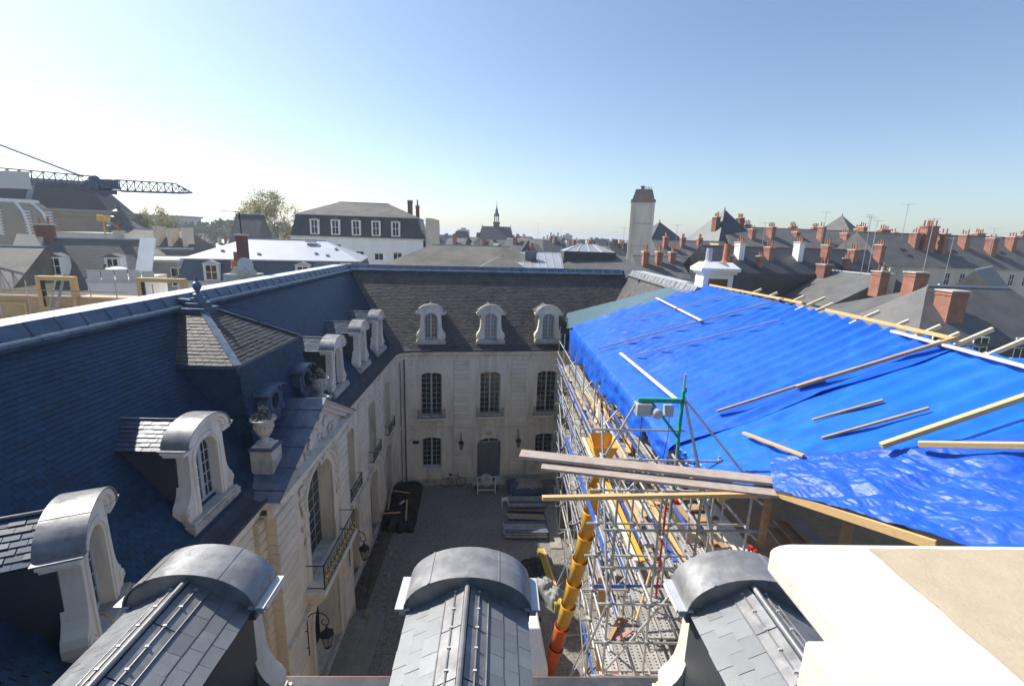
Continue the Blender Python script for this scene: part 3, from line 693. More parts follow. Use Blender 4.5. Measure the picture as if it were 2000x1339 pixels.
oculus(LW, 15.15, 12.15, .42); oculus(LW, 17.75, 12.15, .42)
# dormers of the left wing
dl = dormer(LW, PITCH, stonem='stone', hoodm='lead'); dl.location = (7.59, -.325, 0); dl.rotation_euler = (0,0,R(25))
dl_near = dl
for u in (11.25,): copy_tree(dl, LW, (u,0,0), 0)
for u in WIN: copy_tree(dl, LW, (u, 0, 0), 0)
ca_, sa_ = math.cos(R(25)), math.sin(R(25)); Uc = Vector((ca_,sa_,0)); Wc = Vector((-sa_,ca_,0)); O_ = Vector((7.59,-.25,0))
q = [O_+Uc*a+Wc*b+Vector((0,0,z)) for a,b,z in ((-1.7,.1,10.2),(1.9,.1,10.2),(1.9,3.2,14.1),(-1.7,3.2,14.1))]
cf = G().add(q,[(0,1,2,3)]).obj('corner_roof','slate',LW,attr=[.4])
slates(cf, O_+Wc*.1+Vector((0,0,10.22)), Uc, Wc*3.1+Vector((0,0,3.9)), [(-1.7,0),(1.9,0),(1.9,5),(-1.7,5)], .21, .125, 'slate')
# ---- back wing
BA = R(7.6)
BW = thing('mansion_wing', 'stone wing closing the far end of the courtyard with three dormers and grey double door', 'building', (-.45,31.82,0), BA)
wins = (-4.1, 0, 4.1); ops = []
for c in wins: ops.append((c-.72, c+.72, 5.3, 8.25, .24))
for c in (-4.1, 4.1): ops.append((c-.68, c+.68, 1.35, 3.5, .22))
ops.append((-.85, .85, .1, 3.1, .4))
g = G(); wall(g, -5.7, 8, -.02, 9.4, 0, .6, ops); g.box(-14, 12, 8.5, 9, 0, 10); g.obj('wall', 'stone', BW)
for i, c in enumerate(wins):
    window(BW, c, 5.3, 1.44, 2.95, .24, .3, 2, 8); surround(BW, c, 5.3, 1.44, 2.95, .24, 0); railing(BW, c, 5.24, 1.85, -.02, .58)
    G().box(c-1.0, c+1.0, -.34, .02, 5.1, 5.24).box(c-.9, c+.9, -.22, .02, 4.98, 5.1).obj('balcony_slab', 'stone', BW, bevel=.015)
for c in (-4.1, 4.1):
    window(BW, c, 1.35, 1.36, 2.15, .22, .3, 2, 6); surround(BW, c, 1.35, 1.36, 2.15, .22, 0, False)
    G().box(c-.85, c+.85, -.08, .3, 1.2, 1.34).obj('sill', 'stone', BW, bevel=.01)
surround(BW, 0, .1, 1.7, 3.0, .4, 0, False)
d = G().box(-.85,-.012,.3,.37,.1,3.05).box(.012,.85,.3,.37,.1,3.05).obj('double_door', 'door_paint', BW, bevel=.008)
for s in (-1,1):
    for z0, z1 in ((.3,1.1),(1.25,2.1),(2.25,2.95)): G().box(s*.43-.28,s*.43+.28,.285,.302,z0,z1).obj('door_panel', 'door_paint', d, bevel=.01)
window(BW, 0, 3.02, 1.66, .1, .4, .3, 2, 1, name='fanlight')
G().lathe([(.02,-.12),(.2,-.1),(.28,0),(.2,.1),(.02,.12)], 12, M=Matrix.Translation((0,-.06,3.92)) @ Matrix.Diagonal((1,.4,1,1))).obj('cartouche', 'stone_grime_shade', BW)
for u0, u1 in ((-2.55,-1.5),(1.5,2.55),(-5.75,-5.3)):
    pilaster(BW, u0, u1, 4.66, 9.33, 0, .09); pilaster(BW, u0, u1, .55, 4.36, 0, .09)
cornice(BW, -5.6, 8); gutter(BW, -5.6, 8)
G().box(-5.6, 8, -.10, .05, 4.42, 4.52).box(-5.6, 8, -.14, .05, 4.52, 4.6).obj('string_course', 'stone', BW, bevel=.01)
G().box(-5.6, -.9, -.08, .05, 0, .5).box(.9, 8, -.08, .05, 0, .5).obj('plinth', 'stone_grime_shade', BW, bevel=.02)
G().box(-1.2,1.2,-.5,.3,0,.1).obj('step', 'stone_grime_shade', BW, bevel=.02)
wing_roof(BW, -12.5, 11.2, 5.1/4.7, mt='slate_warm', cap='lead_old')
for i, c in enumerate(wins):
    if i == 0: db = dormer(BW, 5.1/4.7, stonem='stone', hoodm='lead', mt='slate_warm')
    elif i == 1: db = dormer(BW, 5.1/4.7, stonem='stone', hoodm='lead', mt='slate_warm', curtain=True); db1 = db
    else: db = copy_tree(db1, BW)
    db.location = (c, 0, 0)
# rounded inner corner between the left and back wings
g = G(); cc = Vector((-5.75, 29.75, 0)); rad = 1.27; n = 12
cw = thing('corner_wall', 'curved stone corner joining left and far wings with drainpipe', 'wall', (0,0,0))
def arcp(k, r): a = math.pi - (math.pi/2-BA*.6)*k/n; return (cc.x+r*math.cos(a), cc.y+r*math.sin(a))
def ring(g, prof):
    m_ = len(prof)
    vs = [(*arcp(k, rad+o), z) for k in range(n+1) for o, z in prof]
    g.add(vs, [(k*m_+i, (k+1)*m_+i, (k+1)*m_+(i+1)%m_, k*m_+(i+1)%m_) for k in range(n) for i in range(m_)])
ring(g, [(0,-.02),(.5,-.02),(.5,9.4),(0,9.4)]); g.obj('wall', 'stone', cw)
g = G(); ring(g, [(.1,9.35),(-.04,9.35),(-.04,9.48),(-.09,9.5),(-.09,9.62),(-.22,9.8),(-.34,9.84),(-.34,9.97),(-.40,10.04),(.6,10.04)]); g.obj('cornice', 'stone', cw)
g = G(); ring(g, [(-.46,10.045),(-.47,10.16),(-.43,10.16),(-.42,10.09),(0,10.16),(.7,10.5),(1.0,10.6),(1.0,10.045)]); g.obj('gutter', 'gutter_dark', cw)
g = G(); ring(g, [(.05,4.42),(-.10,4.42),(-.10,4.52),(-.14,4.52),(-.14,4.6),(.05,4.6)]); g.obj('string_course', 'stone', cw)
g = G(); ring(g, [(.05,0),(-.08,0),(-.08,.5),(.05,.5)]); g.obj('plinth', 'stone_grime_shade', cw)
px, py = arcp(9, rad-.12); G().tube([(px,py,9.5),(px,py,.0)], .05, 8).obj('drainpipe', 'lead_old', cw)
g = G()
for k in range(9): g.tube([(px,py,.4+k*1.05),(px,py,.46+k*1.05)], .065, 8)
g.obj('pipe_collar', 'lead_old', cw)
px, py = arcp(7, rad-.10); G().tube([(px,py,9.3),(px,py,.0)], .025, 6).obj('cable_pipe', 'iron', cw)
# ---- front wing (under the camera), facing away
FP = 1.04
FW = thing('mansion_wing', 'near wing in the foreground with three lead hooded dormers seen from behind', 'building', (0,6.40,0), R(180))
G().box(-8.5,7.5,0,.6,-.02,9.4).obj('wall', 'stone', FW)
cornice(FW, -8.5, 7.2); gutter(FW, -8.5, 7.2, -.02, dz=-.16); G().box(-8.5,7.2,-.53,-.505,9.9,10.03).obj('gutter_lip','copper',FW); G().box(-8.5,7.2,-.50,.12,10.043,10.055).obj('gutter_lining','gutter_dark',FW)
g = G(); zr = 14.75; yr = .1+(zr-10.25)/FP
g.add([(-8.5,.1,10.23),(7.5,.1,10.23),(7.5,yr,zr),(-8.5,yr,zr),(-8.5,yr+4.3,10.2),(7.5,yr+4.3,10.2)],[(0,1,2,3),(3,2,5,4)])
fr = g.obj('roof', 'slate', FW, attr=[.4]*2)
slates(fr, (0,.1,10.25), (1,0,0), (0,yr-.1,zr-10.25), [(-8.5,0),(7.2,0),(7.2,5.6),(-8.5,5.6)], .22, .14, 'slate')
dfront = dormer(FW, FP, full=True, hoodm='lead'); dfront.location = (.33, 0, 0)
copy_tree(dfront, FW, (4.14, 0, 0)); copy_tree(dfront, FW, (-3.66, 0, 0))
# chimney of the front wing with mortar top
ch = thing('stone_chimney', 'pale stone chimney cap with tan mortar top in the near right corner', 'chimney')
g = G()
def capf(i, j):
    # rounded slab top with shallow slope to the mortar panel
    x = 1.60+2.4*i; y = 2.36-1.9*j
    return (x, y, 0)
x0, y1 = 1.60, 2.37; X1, Y0 = 4.2, .35; zt, zb = 16.05, 15.84
g.add([(x0,y1,zb),(X1,y1,zb),(X1,Y0,zb),(x0,Y0,zb),(x0,y1,zt-.05),(X1,y1,zt-.05),(X1,Y0,zt-.05),(x0,Y0,zt-.05),
       (x0+.05,y1-.05,zt),(X1,y1-.05,zt),(X1,Y0,zt),(x0+.05,Y0,zt),(x0+.48,y1-.13,zt+.03),(X1,y1-.10,zt+.03),(X1,Y0,zt+.03),(x0+.48,Y0,zt+.03)],
      [(0,1,2,3),(0,4,5,1),(3,7,4,0),(4,8,9,5),(7,11,8,4),(8,12,13,9),(11,15,12,8),(1,5,9,13,14,10,6,2),(2,6,7,3),(6,10,11,7),(10,14,15,11)])
capo = g.obj('cap', 'cap_white', ch, bevel=.03); capo.modifiers['bevel'].segments = 4
def panf(i, j):
    x = x0+.47+2.05*i; y = y1-.125-1.88*j; e = 0
    if i == 0: x += .02*noise.noise((y*4, 0, 0)) + .012*noise.noise((y*14, 2, 0))
    if j == 0: y += .012*noise.noise((x*4, 5, 0))
    return (x, y, zt+.034+.006*noise.noise((x*5, y*5, 1))*(1 if 0 < i < 1 and j > 0 else .2))
G().sheet(panf, 40, 40).obj('mortar_top', 'cap_tan', ch, smooth=True)
G().box(1.52, X1-.1, .4, 1.88, 9.5, zb+.004).obj('shaft', 'cap_white', ch, bevel=.02)
# ---- right wing: local x = -world y, local y = world x - 6.6
RW = thing('mansion_wing', 'stone wing on the right under blue tarpaulins, its far slate slope sunlit', 'building', (6.6,0,0), R(-90))
ops = []
for c in (-29,-25,-21,-17,-13): ops += [(c-.68,c+.68,5.3,8.3,.22), (c-.8,c+.8,.1,3.4,.7)]
g = G(); wall(g, -31.4, -3.0, -.02, 9.4, 0, .6, ops); g.box(-36,-1,8.5,9,0,10); g.obj('wall', 'stone', RW)
for c in (-29,-25,-21,-17,-13): window(RW, c, 5.3, 1.36, 2.95, .22, .3, 2, 8)
cornice(RW, -31.4, -3)
wr = wing_roof(RW, -37.8, -25.0, PITCH, mt='slate_warm', cap='lead_pale', apm='lead')
G().box(0,.14,0,.1,0,.28, Matrix.Translation((-34.6,3.6,14.7))).obj('roof_vent', 'lead_old', wr)
# bare floor beams and stub wall below the tarpaulin
g = G().box(-25,-2,.1,8.5,9.6,9.9); g.obj('floor_deck', 'timber_tan', RW)
me = G().bar((0,-1.5,12.15-.0),(0,5.2,15.42),.09,.16).mesh('rafter','timber')
for k in range(36): 
    y = 29.2-k*.56
    link('rafter', me, RW, Matrix.Translation((-y, .1*0, -.13)))
for k in range(10):
    G().box(-29+2.6*k-.07,-29+2.6*k+.07,.4,.54,9.9,12.9).obj('post','timber_tan',RW)
G().bar((-29.5,.47,12.95),(-4,.47,12.95),.14,.16).obj('purlin','timber_tan',RW)
G().bar((-29.5,3.4,14.3),(-4,3.4,14.3),.14,.16).obj('purlin','timber_tan',RW)
# ---- tarpaulins
TX0, TZ0, TX1, TZ1 = 4.8, 12.25, 11.15, 15.42
TS = (TZ1-TZ0)/(TX1-TX0); TN = Vector((-TS,0,1)).normalized()
def tp(px, py, off=0):
    r = ray(px, py); k = (TZ0 - TS*TX0 - CAM.z)/(r.z - TS*r.x); p = CAM + r*k; return p + TN*off
def pl(x, y, off=0): return Vector((x, y, TZ0+TS*(x-TX0))) + TN*off
def fbm(x, y, z, o=4):
    v = 0; a = 1; f = 1
    for i in range(o): v += a*noise.noise((x*f, y*f, z)); a *= .5; f *= 2.03
    return v
def ridged(x, y, z, o=4):
    v = 0; a = 1; f = 1
    for i in range(o): v += a*(1-abs(2*noise.noise((x*f, y*f, z+i*7)))); a *= .5; f *= 1.9
    return v
def tri(t): t = t % 1.0; return abs(2*t-1)
_fr = random.Random(77); _folds = [(math.cos(a), math.sin(a), f, ph, am) for a, f, ph, am in [(_fr.uniform(0, math.pi), .55*1.38**k, _fr.random(), .9/1.28**k) for k in range(10)]]
def folds(x, y, seed=0):
    wx = x + .22*noise.noise((x*.5, y*.5, seed)) + .04*noise.noise((x*2.1, y*2.1, seed+2)); wy = y + .22*noise.noise((x*.5, y*.5, seed+5)) + .04*noise.noise((x*2.1, y*2.1, seed+7))
    v = 0
    for k, (c, s_, f, ph, am) in enumerate(_folds):
        g_ = max(0, .35+1.5*noise.noise((x*.55+k*3.1, y*.55, seed+k)))
        v += am*g_*(1-tri((wx*c+wy*s_)*f*1.3+ph+seed*.37))
    return v
def crumple(x, y, seed=0):
    v = 0; a = 1; f = .75
    for k in range(4):
        an = .95+(-.3,.35,-.1,.5)[k]; c, s_ = math.cos(an), math.sin(an); wx = x + .25*noise.noise((x*.8, y*.8, seed+k)); wy = y + .25*noise.noise((x*.8, y*.8, seed+k+9))
        d, _ = noise.voronoi(((wx*c-wy*s_)*f*.5, (wx*s_+wy*c)*f*1.45, seed*3.1+k)); v += a*(.75*min(.6, d[1]-d[0]) + .35*d[0]); a *= .45; f *= 2.0
    return v
def tarp(name, label, mt, A, B, C, D, nu, nv, rip=.045, wr=.02, crump=0, flap=None, lift=.03, nf=14, seed=0, wob=.0):
    """A far eave, B far ridge, C near ridge, D near eave: (x,y)"""
    A, B, C, D = (Vector(p) for p in (A, B, C, D)); g = G()
    def disp(x, y, u):
        d = lift + rip*min(1, max(.12, (x-4.9)/1.6))*((1-abs(math.sin(math.pi*y/.56)))**.8 - .45) * (.6+.5*noise.noise((x*.4, y*.3, seed)))
        d += wr*.35*fbm(x*.9, y*1.6, seed) + .05*noise.noise((x*.35, y*.25, seed+9))
        d += wr*.5*(crumple(x*.9, y*.9, seed)-.8)
        if crump:
            e = min(1, u*5+.1); e = e*e*(3-2*e); d = .035 + (d-.035)*e + e*crump*2.0*(crumple(x*1.15, y*1.15, seed+5)-.7)
        return d
    def P(u, v):
        e = A.lerp(D, u); r = B.lerp(C, u); p = e.lerp(r, v)
        x, y = p.x, p.y
        y += wob*noise.noise((x*.8, 3, seed))*(1 if u in (0, 1) else .3); x += wob*noise.noise((y*.8, 8, seed))*(1 if v in (0, 1) else .3)
        q = pl(x, y, disp(x, y, u))
        return q
    def F(u, j):                                            # hanging flap, j = 1 at the eave .. 0 at the hem
        e = P(u, 0); h = flap(u); t = 1-j
        k = noise.noise((u*9, seed, 2))*.22 + noise.noise((u*26, seed, t*.8))*.16 + .05*noise.noise((u*60, t*3, seed))
        return e + Vector((-.10*min(1, t*6) + k*t + .06*fbm(u*30, t*3, seed)*min(1, t*3), .12*noise.noise((u*14, t*2, 5))*t, -h*t + .12*noise.noise((u*20, 1, seed))*t))
    rows = []
    nfl = nf if flap else 0
    vs = []
    for j in range(-nfl, nv+1):
        for i in range(nu+1):
            vs.append(P(i/nu, j/nv) if j >= 0 else F(i/nu, 1+j/nfl))
    fs = [(j*(nu+1)+i, j*(nu+1)+i+1, (j+1)*(nu+1)+i+1, (j+1)*(nu+1)+i) for j in range(nv+nfl) for i in range(nu)]
    g.add(vs, fs)
    o = g.obj(name, mt, smooth=False, fix=False, label=label, cat='tarpaulin')
    for p in o.data.polygons: p.use_smooth = True
    return o
def xy(p): return (p.x, p.y)
s2e, s2r = tp(1385, 842), tp(1868, 676)                     # seam between the two blue sheets
far_r = tp(1388, 560)
tarp('tarpaulin', 'dark green tarpaulin strip at the far edge of the tarped roof', 'tarp_green', xy(tp(1110,612)), xy(tp(1350,551)), (11.2,25.2), (4.65,29.2), 36, 70, .02, .03,
     flap=lambda u: .35+.2*math.sin(u*5), lift=.05, seed=1, wob=.1)
tarp('tarpaulin', 'large far blue tarpaulin ribbed by rafters beneath the battens', 'tarp_blue', (4.75,29.7), (11.2,25.6), (11.2,s2r.y-.15), (4.85,s2e.y-.1), 260, 110,
     .17, .06, flap=lambda u: (1.7-.75*u+.45*noise.noise((u*5,0,0))+.2*noise.noise((u*17,4,0)) if u < .5 else 1.25-.35*u+.3*noise.noise((u*9,0,0))) if u < .86 else .6, lift=.08, seed=2)
n3 = tp(1520, 895); r3 = tp(2000, 800)
tarp('tarpaulin', 'bright blue middle tarpaulin below the long tan batten', 'tarp_light', (4.95,s2e.y+.6), (11.2,s2r.y+.6), (11.4,2.6), (5.25,9.3), 120, 80,
     .13, .07, flap=lambda u: .22+.12*noise.noise((u*8,2,0)), lift=.035, seed=3)
b0, b1 = tp(1512, 962), tp(1805, 1060)
tarp('tarpaulin', 'crumpled blue tarpaulin heaped at the near corner above the yellow edge beam', 'tarp_crumple', xy(tp(1506,893)), xy(tp(2140,838)), xy(tp(2140,1150)), xy(tp(1514,966)), 220, 260,
     .0, .06, crump=.15, lift=.2, seed=6, flap=None)
# right-hand slope of the tarped roof beyond its ridge
# ---- timbers on the tarps
def timber(name, label, p, q, a, b, mt, cat='batten', group=None, sag=.0):
    return G().bar(p, q, a, b).obj(name, mt, label=label, cat=cat, group=group, bevel=.006)
T = [((1285,588),(1375,635),.14,.05,'timber_pale','short white plank lying flat on the far blue tarpaulin','plank'),
     ((1232,634),(1450,580),.05,.04,'timber_tan','thin brown batten just behind the short white plank','batten'),
     ((1172,690),(1535,595),.07,.05,'timber_tan','long brown batten crossing under the short white plank','batten'),
     ((1240,705),(1528,637),.05,.04,'plank_grey','thin grey batten on the middle of the far blue tarpaulin','batten'),
     ((1215,697),(1325,790),.13,.06,'timber_pale','pale plank running down to the green hoist','plank'),
     ((1405,815),(1610,750),.07,.06,'timber_tan','lower brown length of the long batten on the tarp seam','batten'),
     ((1560,768),(1870,674),.09,.08,'timber_tan','upper tan length of the long batten on the tarp seam','batten'),
     ((1590,828),(1727,790),.06,.05,'timber_tan','shorter brown batten of the pair on the bright middle tarpaulin','batten'),
     ((1608,864),(1817,806),.06,.05,'timber_tan','longer tan batten of the pair on the bright middle tarpaulin','batten'),
     ((1457,858),(1575,905),.09,.06,'timber','yellow plank end resting on the heaped tarpaulin edge','plank'),
     ((1730,900),(2060,790),.11,.10,'timber','thick yellow beam slanting up to the right frame edge','beam'),
     ((1803,898),(2060,907),.11,.10,'timber','level yellow beam at the right edge above the crumpled tarp','beam'),
     ((1745,655),(2080,748),.13,.06,'timber_pale','long white plank lying along the ridge at right','plank'),
     ((1388,561),(1570,598),.08,.09,'timber','yellow ridge timber at the far end of the tarped roof','beam'),
     ((1615,612),(1870,672),.08,.09,'timber','yellow ridge timber in the middle of the tarped roof','beam')]
for p, q, a, b, mt, lb, ct in T:
    off = .2 if 'ridge' not in lb else .14
    if 'bright middle' in lb: off = .12
    elif b < .055 and 'batten' == ct: off = .27
    if 'crumpled' in lb or 'slanting' in lb: off = .36
    timber(ct, lb, tp(*p, off), tp(*q, off), a, b, mt, ct)
eb0 = tp(1512, 963, .03); eb1 = tp(1830, 1068, .03)
timber('beam', 'yellow edge beam under the hem of the crumpled tarpaulin', eb0, eb1, .06, .16, 'timber', 'beam')
timber('beam', 'long yellow beam jutting level over the courtyard from the tarp corner', atY(1059,972,8.5), eb0+Vector((.05,-.02,-.03)), .10, .085, 'timber', 'beam')
timber('plank', 'upper weathered grey scaffold plank jutting over the courtyard', atZ(1016,886,12.86), atZ(1521,940,12.86), .36, .07, 'plank_grey', 'plank')
timber('plank', 'lower weathered grey scaffold plank beneath the other one', atZ(1058,909,12.76), atZ(1514,962,12.76), .34, .06, 'plank_grey', 'plank')
# stub rafters past the ridge
for px, py, qx, qy in ((1438,586,1460,577),(1475,590,1498,582),(1520,600,1545,590),(1560,603,1590,597),(1595,606,1622,597),(1665,630,1700,620),(1740,640,1770,630),(1790,655,1828,643),(1830,668,1872,655),(1862,674,1917,661),(1935,690,1982,677)):
    a = tp(px, py); d = Vector((1, 0, TS)).normalized()
    p = Vector((11.05, a.y, TZ0+TS*(11.05-TX0)-.02)); e = p + d*random.uniform(.7,1.25)
    M = RW.matrix_world
    G().bar(Vector((-p.y, p.x-6.6, p.z)), Vector((-e.y, e.x-6.6, e.z)), .06, .10).obj('rafter_end', 'timber_pale', RW)
# ------------------------------------------------------------------ scaffold
SC = thing('scaffold', 'tube scaffold with blue toe boards and steel decks along the tarped wing', 'scaffold')
PR = .029
def pole_mesh(L): return G().tube([(0,0,0),(0,0,L)], PR, 8).mesh('tube_%d' % int(L*100), 'steel', smooth=True)
_pm = {}
cpl = G()
def tubeobj(name, p, q, parent=SC, mt='steel'):
    p = Vector(p); q = Vector(q); L = round((q-p).length, 2); k = (L, mt)
    if k not in _pm: _pm[k] = G().tube([(0,0,0),(0,0,L)], PR, 8).mesh(name, mt, smooth=True)
    M = (q-p).to_track_quat('Z', 'Y').to_matrix().to_4x4(); M.translation = p
    return link(name, _pm[k], parent, M)
def coupler(p):
    M = Matrix.Translation(p) @ Matrix.Rotation(random.uniform(0,6),4,'Z')
    cpl.box(-.042,.042,-.045,.045,-.04,.04,M); cpl.box(.04,.075,-.02,.02,-.015,.015,M)
def board(name, p, q, wd, th, mt, parent=SC, upv=(0,0,1)):
    p = Vector(p); q = Vector(q); L = round((q-p).length,2); k = (name, L, wd, th, mt)
    if k not in _pm: _pm[k] = G().bar((0,0,0),(0,L,0),wd,th).mesh(name, mt)
    d = (q-p).normalized(); u = Vector(upv); x = d.cross(u).normalized(); z = x.cross(d)
    M = Matrix((x, d, z)).transposed().to_4x4(); M.translation = p
    return link(name, _pm[k], parent, M)
def deck_mesh(L, wd, mt):
    k = ('deck', L, wd, mt)
    if k in _pm: return _pm[k]
    g = G(); h = wd/2; g.box(-h,h,0,L,-.045,0); 
    g.box(-h,-h+.02,0,L,0,.012); g.box(h-.02,h,0,L,0,.012); g.box(-.012,.012,0,L,0,.008)
    for i in range(int(L/.085)):
        for s in (-.5,.5):
            y = .06+i*.085; g.add([(s*h-.03*0-.022,y,.0015),(s*h+.022,y,.0015),(s*h+.022,y+.03,.0015),(s*h-.022,y+.03,.0015)],[(0,1,2,3)])
    me = g.mesh('deck_plank', mt); me.materials.append(M_['black'])
    for p in me.polygons:
        if p.index >= 24: p.material_index = 1
    _pm[k] = me; return me
XO, XI = 4.05, 5.35
ys = [11.4+2.35*k for k in range(9)]; lifts = [1.9,3.8,5.7,7.6,9.4]
for i, y in enumerate(ys):
    for x, top in ((XO, 12.1 if i > 2 else 11.0), (XI, 11.6)):
        tubeobj('standard', (x+random.uniform(-.03,.03), y, 0), (x+random.uniform(-.05,.05), y, top))
        link('base_plate', _pm.setdefault('bp', G().box(-.08,.08,-.08,.08,0,.02).mesh('base_plate','steel')), SC, Matrix.Translation((x,y,.01)))
for z in lifts + [11.1]:
    for x in (XO, XI): tubeobj('ledger', (x+.05, ys[0]-.3, z), (x+.05, ys[-1]+.3, z+random.uniform(-.02,.02)))
for z in lifts:
    for h in (.5, 1.0): tubeobj('guard_rail', (XO-.05, ys[0]-.25, z+h), (XO-.05, ys[-1]+.25, z+h+random.uniform(-.03,.03)))
    for i, y in enumerate(ys):
        tubeobj('transom', (XO-.35, y+.06, z+.05), (XI+.55, y+.06, z+.05))
        for x in (XO, XI): coupler((x+.03, y+.03, z)); coupler((x, y+.04, z+.06))
        coupler((XO-.03,y,z+.5)); coupler((XO-.03,y,z+1.0))
    for i in range(len(ys)-1):
        if z > 3:
            for k in range(4):
                link('deck_plank', deck_mesh(2.3,.30,'deck'), SC, Matrix.Translation((XO+.22+k*.325, ys[i]+.04, z+.13)))
            board('toe_board', (XO-.0, ys[i]+.03, z+.22), (XO-.0, ys[i+1]-.02, z+.22), .02, .16, 'blue_steel')
        if i % 2 == 0: tubeobj('brace', (XO-.09, ys[i], z-1.8), (XO-.09, ys[i+1], z))
        else: tubeobj('brace', (XO-.09, ys[i+1], z-1.8), (XO-.09, ys[i], z))
for i, y in enumerate(ys):
    for z in lifts[1:]:
        tubeobj('brace', (XO, y+.12, z-1.75) if i % 2 else (XI, y+.12, z-1.75), (XI, y+.12, z-.1) if i % 2 else (XO, y+.12, z-.1))
    tubeobj('guard_rail', (XI+.95, y+.1, 9.9), (XI+.95, y+.1, 11.3))
tubeobj('guard_rail', (XI+.95, ys[0], 10.7), (XI+.95, ys[-1], 10.7)); tubeobj('guard_rail', (XI, ys[0]-.2, 10.5), (XI, ys[-1], 10.5))
# upper catwalk beside the eaves
for i in range(len(ys)-1):
    for k in range(3): link('deck_plank', deck_mesh(2.3,.30,'deck'), SC, Matrix.Translation((XI+.25+k*.325, ys[i]+.04, 9.95)))
    board('toe_board', (XI-.0, ys[i]+.03, 10.05), (XI-.0, ys[i+1]-.02, 10.05), .02, .16, 'blue_steel')
    if i % 2: tubeobj('brace', (XO, ys[i], 9.5), (XI, ys[i]+.1, 11.1))
for y in ys[1::2]: board('side_board', (XO+.25, y-1.6, 9.62), (XO+.25, y+1.2, 9.62), .2, .035, 'timber')
# outriggers at the foot
for y in (15.4, 17.9, 20.3):
    tubeobj('outrigger', (2.95,y,0.02), (4.02,y+.3,2.6)); tubeobj('outrigger', (2.95,y,.12), (4.05,y+.1,.12))
    coupler((2.95,y,.12)); tubeobj('outrigger', (2.95,y-.0,.3), (4.0,y+1.2,.3))
# corner tower by the hoist
TXs = [2.55, 3.45, 4.35, 5.4]; TYs = [8.75, 10.35]
for i, x in enumerate(TXs):
    for j, y in enumerate(TYs):
        top = 12.72 if not (i == 2 and j == 1) else 14.75
        tubeobj('standard', (x, y, 0), (x+random.uniform(-.04,.04), y, top), mt='steel')
for z in (6.2, 8.1, 9.0, 10.0, 10.9, 11.8, 12.62):
    for j, y in enumerate(TYs):
        tubeobj('ledger', (TXs[0]-.25, y-.05, z), (TXs[-1]+random.choice((.3,.9)), y-.05, z+random.uniform(-.02,.02)))
        for x in TXs: coupler((x, y-.03, z))
    for x in TXs:
        tubeobj('transom', (x+.05, TYs[0]-.25, z-.05), (x+.05, TYs[1]+.35, z-.05)); coupler((x+.03,TYs[0],z-.05)); coupler((x+.03,TYs[1],z-.05))
tubeobj('brace', (TXs[0], TYs[0], 8.1), (TXs[2], TYs[0], 10.9)); tubeobj('brace', (TXs[3], TYs[1], 9), (TXs[1], TYs[1], 11.8))
tubeobj('brace', (TXs[0]-.03, TYs[1], 7), (TXs[0]-.03, TYs[0], 9.9)); tubeobj('brace', (4.35,10.35,14.2),(5.9,9.2,12.3)); tubeobj('brace', (4.40,10.4,14.2),(4.9,9.0,11.0))
tubeobj('brace', (4.40,10.4,14.2),(5.15,9.6,11.0)); tubeobj('brace', (2.6,10.35,12.6),(3.3,10.4,14.05))
tubeobj('brace', (2.7,11.3,13.4),(2.5,8.7,10.2)); tubeobj('ledger', (2.3,10.35,13.35-.0),(4.5,10.35,13.35))
for z, xa, xb in ((6.25,2.6,5.4),(8.15,2.6,5.4),(9.05,3.5,5.4)):
    k = 0; x = xa+.17
    while x < xb:
        mtl = 'deck' if not (z == 6.25 and k % 3 == 1) else 'deck_red'
        link('deck_plank', deck_mesh(1.55,.30,mtl), SC, Matrix.Translation((x, TYs[0], z+.03))); x += .34; k += 1
board('toe_board', (TXs[0], TYs[1]+.1, 8.95), (TXs[-1], TYs[1]+.1, 8.95), .02, .17, 'blue_steel')
board('toe_board', (TXs[0]+.04, TYs[0], 7.1), (TXs[0]+.04, TYs[1]+.9, 7.1), .02, .17, 'blue_steel')
for x, mtb in ((3.0,'blue_steel'),(3.72,'timber_pale'),(3.9,'chute_yellow'),(4.75,'blue_steel'),(5.0,'timber')):
    board('toe_board' if mtb == 'blue_steel' else 'timber_board', (x, 10.6, 9.62), (x-.05, 18.3, 9.62), .12, .05, mtb)
for k in range(6): board('timber_board', (5.75, 10.2+k*.55, 9.95+.02*k), (6.45, 10.3+k*.55, 9.95+.02*k), .22, .06, 'timber_tan')
for k in range(4): link('deck_plank', deck_mesh(2.3,.30,'deck'), SC, Matrix.Translation((4.6+k*.33, 9.1, 9.6)))
tubeobj('brace', (3.3,9.0,9.3),(4.2,10.2,11.0), mt='timber'); tubeobj('standard', (4.1,10.0,8.2),(4.1,10.0,11.9), mt='red_paint')
rs = random.Random(21)
for k in range(34):
    x = rs.uniform(4.2,6.2); y = rs.uniform(10.6,22); z = 9.62 if x < 5.5 else 10.02; a = rs.gauss(0,.16); L_ = rs.choice((1.2,1.8,2.6,3.4))
    d_ = Vector((math.sin(a),math.cos(a),0)); board('timber_board', (x,y,z+rs.uniform(0,.06)), Vector((x,y,z+rs.uniform(0,.08)))+d_*L_, rs.choice((.08,.12,.2)), .04, rs.choice(('timber','timber_tan','plank_grey','timber_pale','plank_grey','blue_steel')))
for k in range(10):
    x = rs.uniform(2.7,5.0); y = rs.uniform(8.9,10.0); board('timber_board', (x,y,rs.choice((6.34,8.25,8.25))), (x+rs.uniform(-.2,.9),y+rs.uniform(.2,.9),8.3), rs.choice((.1,.2)), .035, rs.choice(('timber_tan','plank_grey','timber','deck_red')))
cpl.obj('couplers', 'steel', SC, kind='stuff')
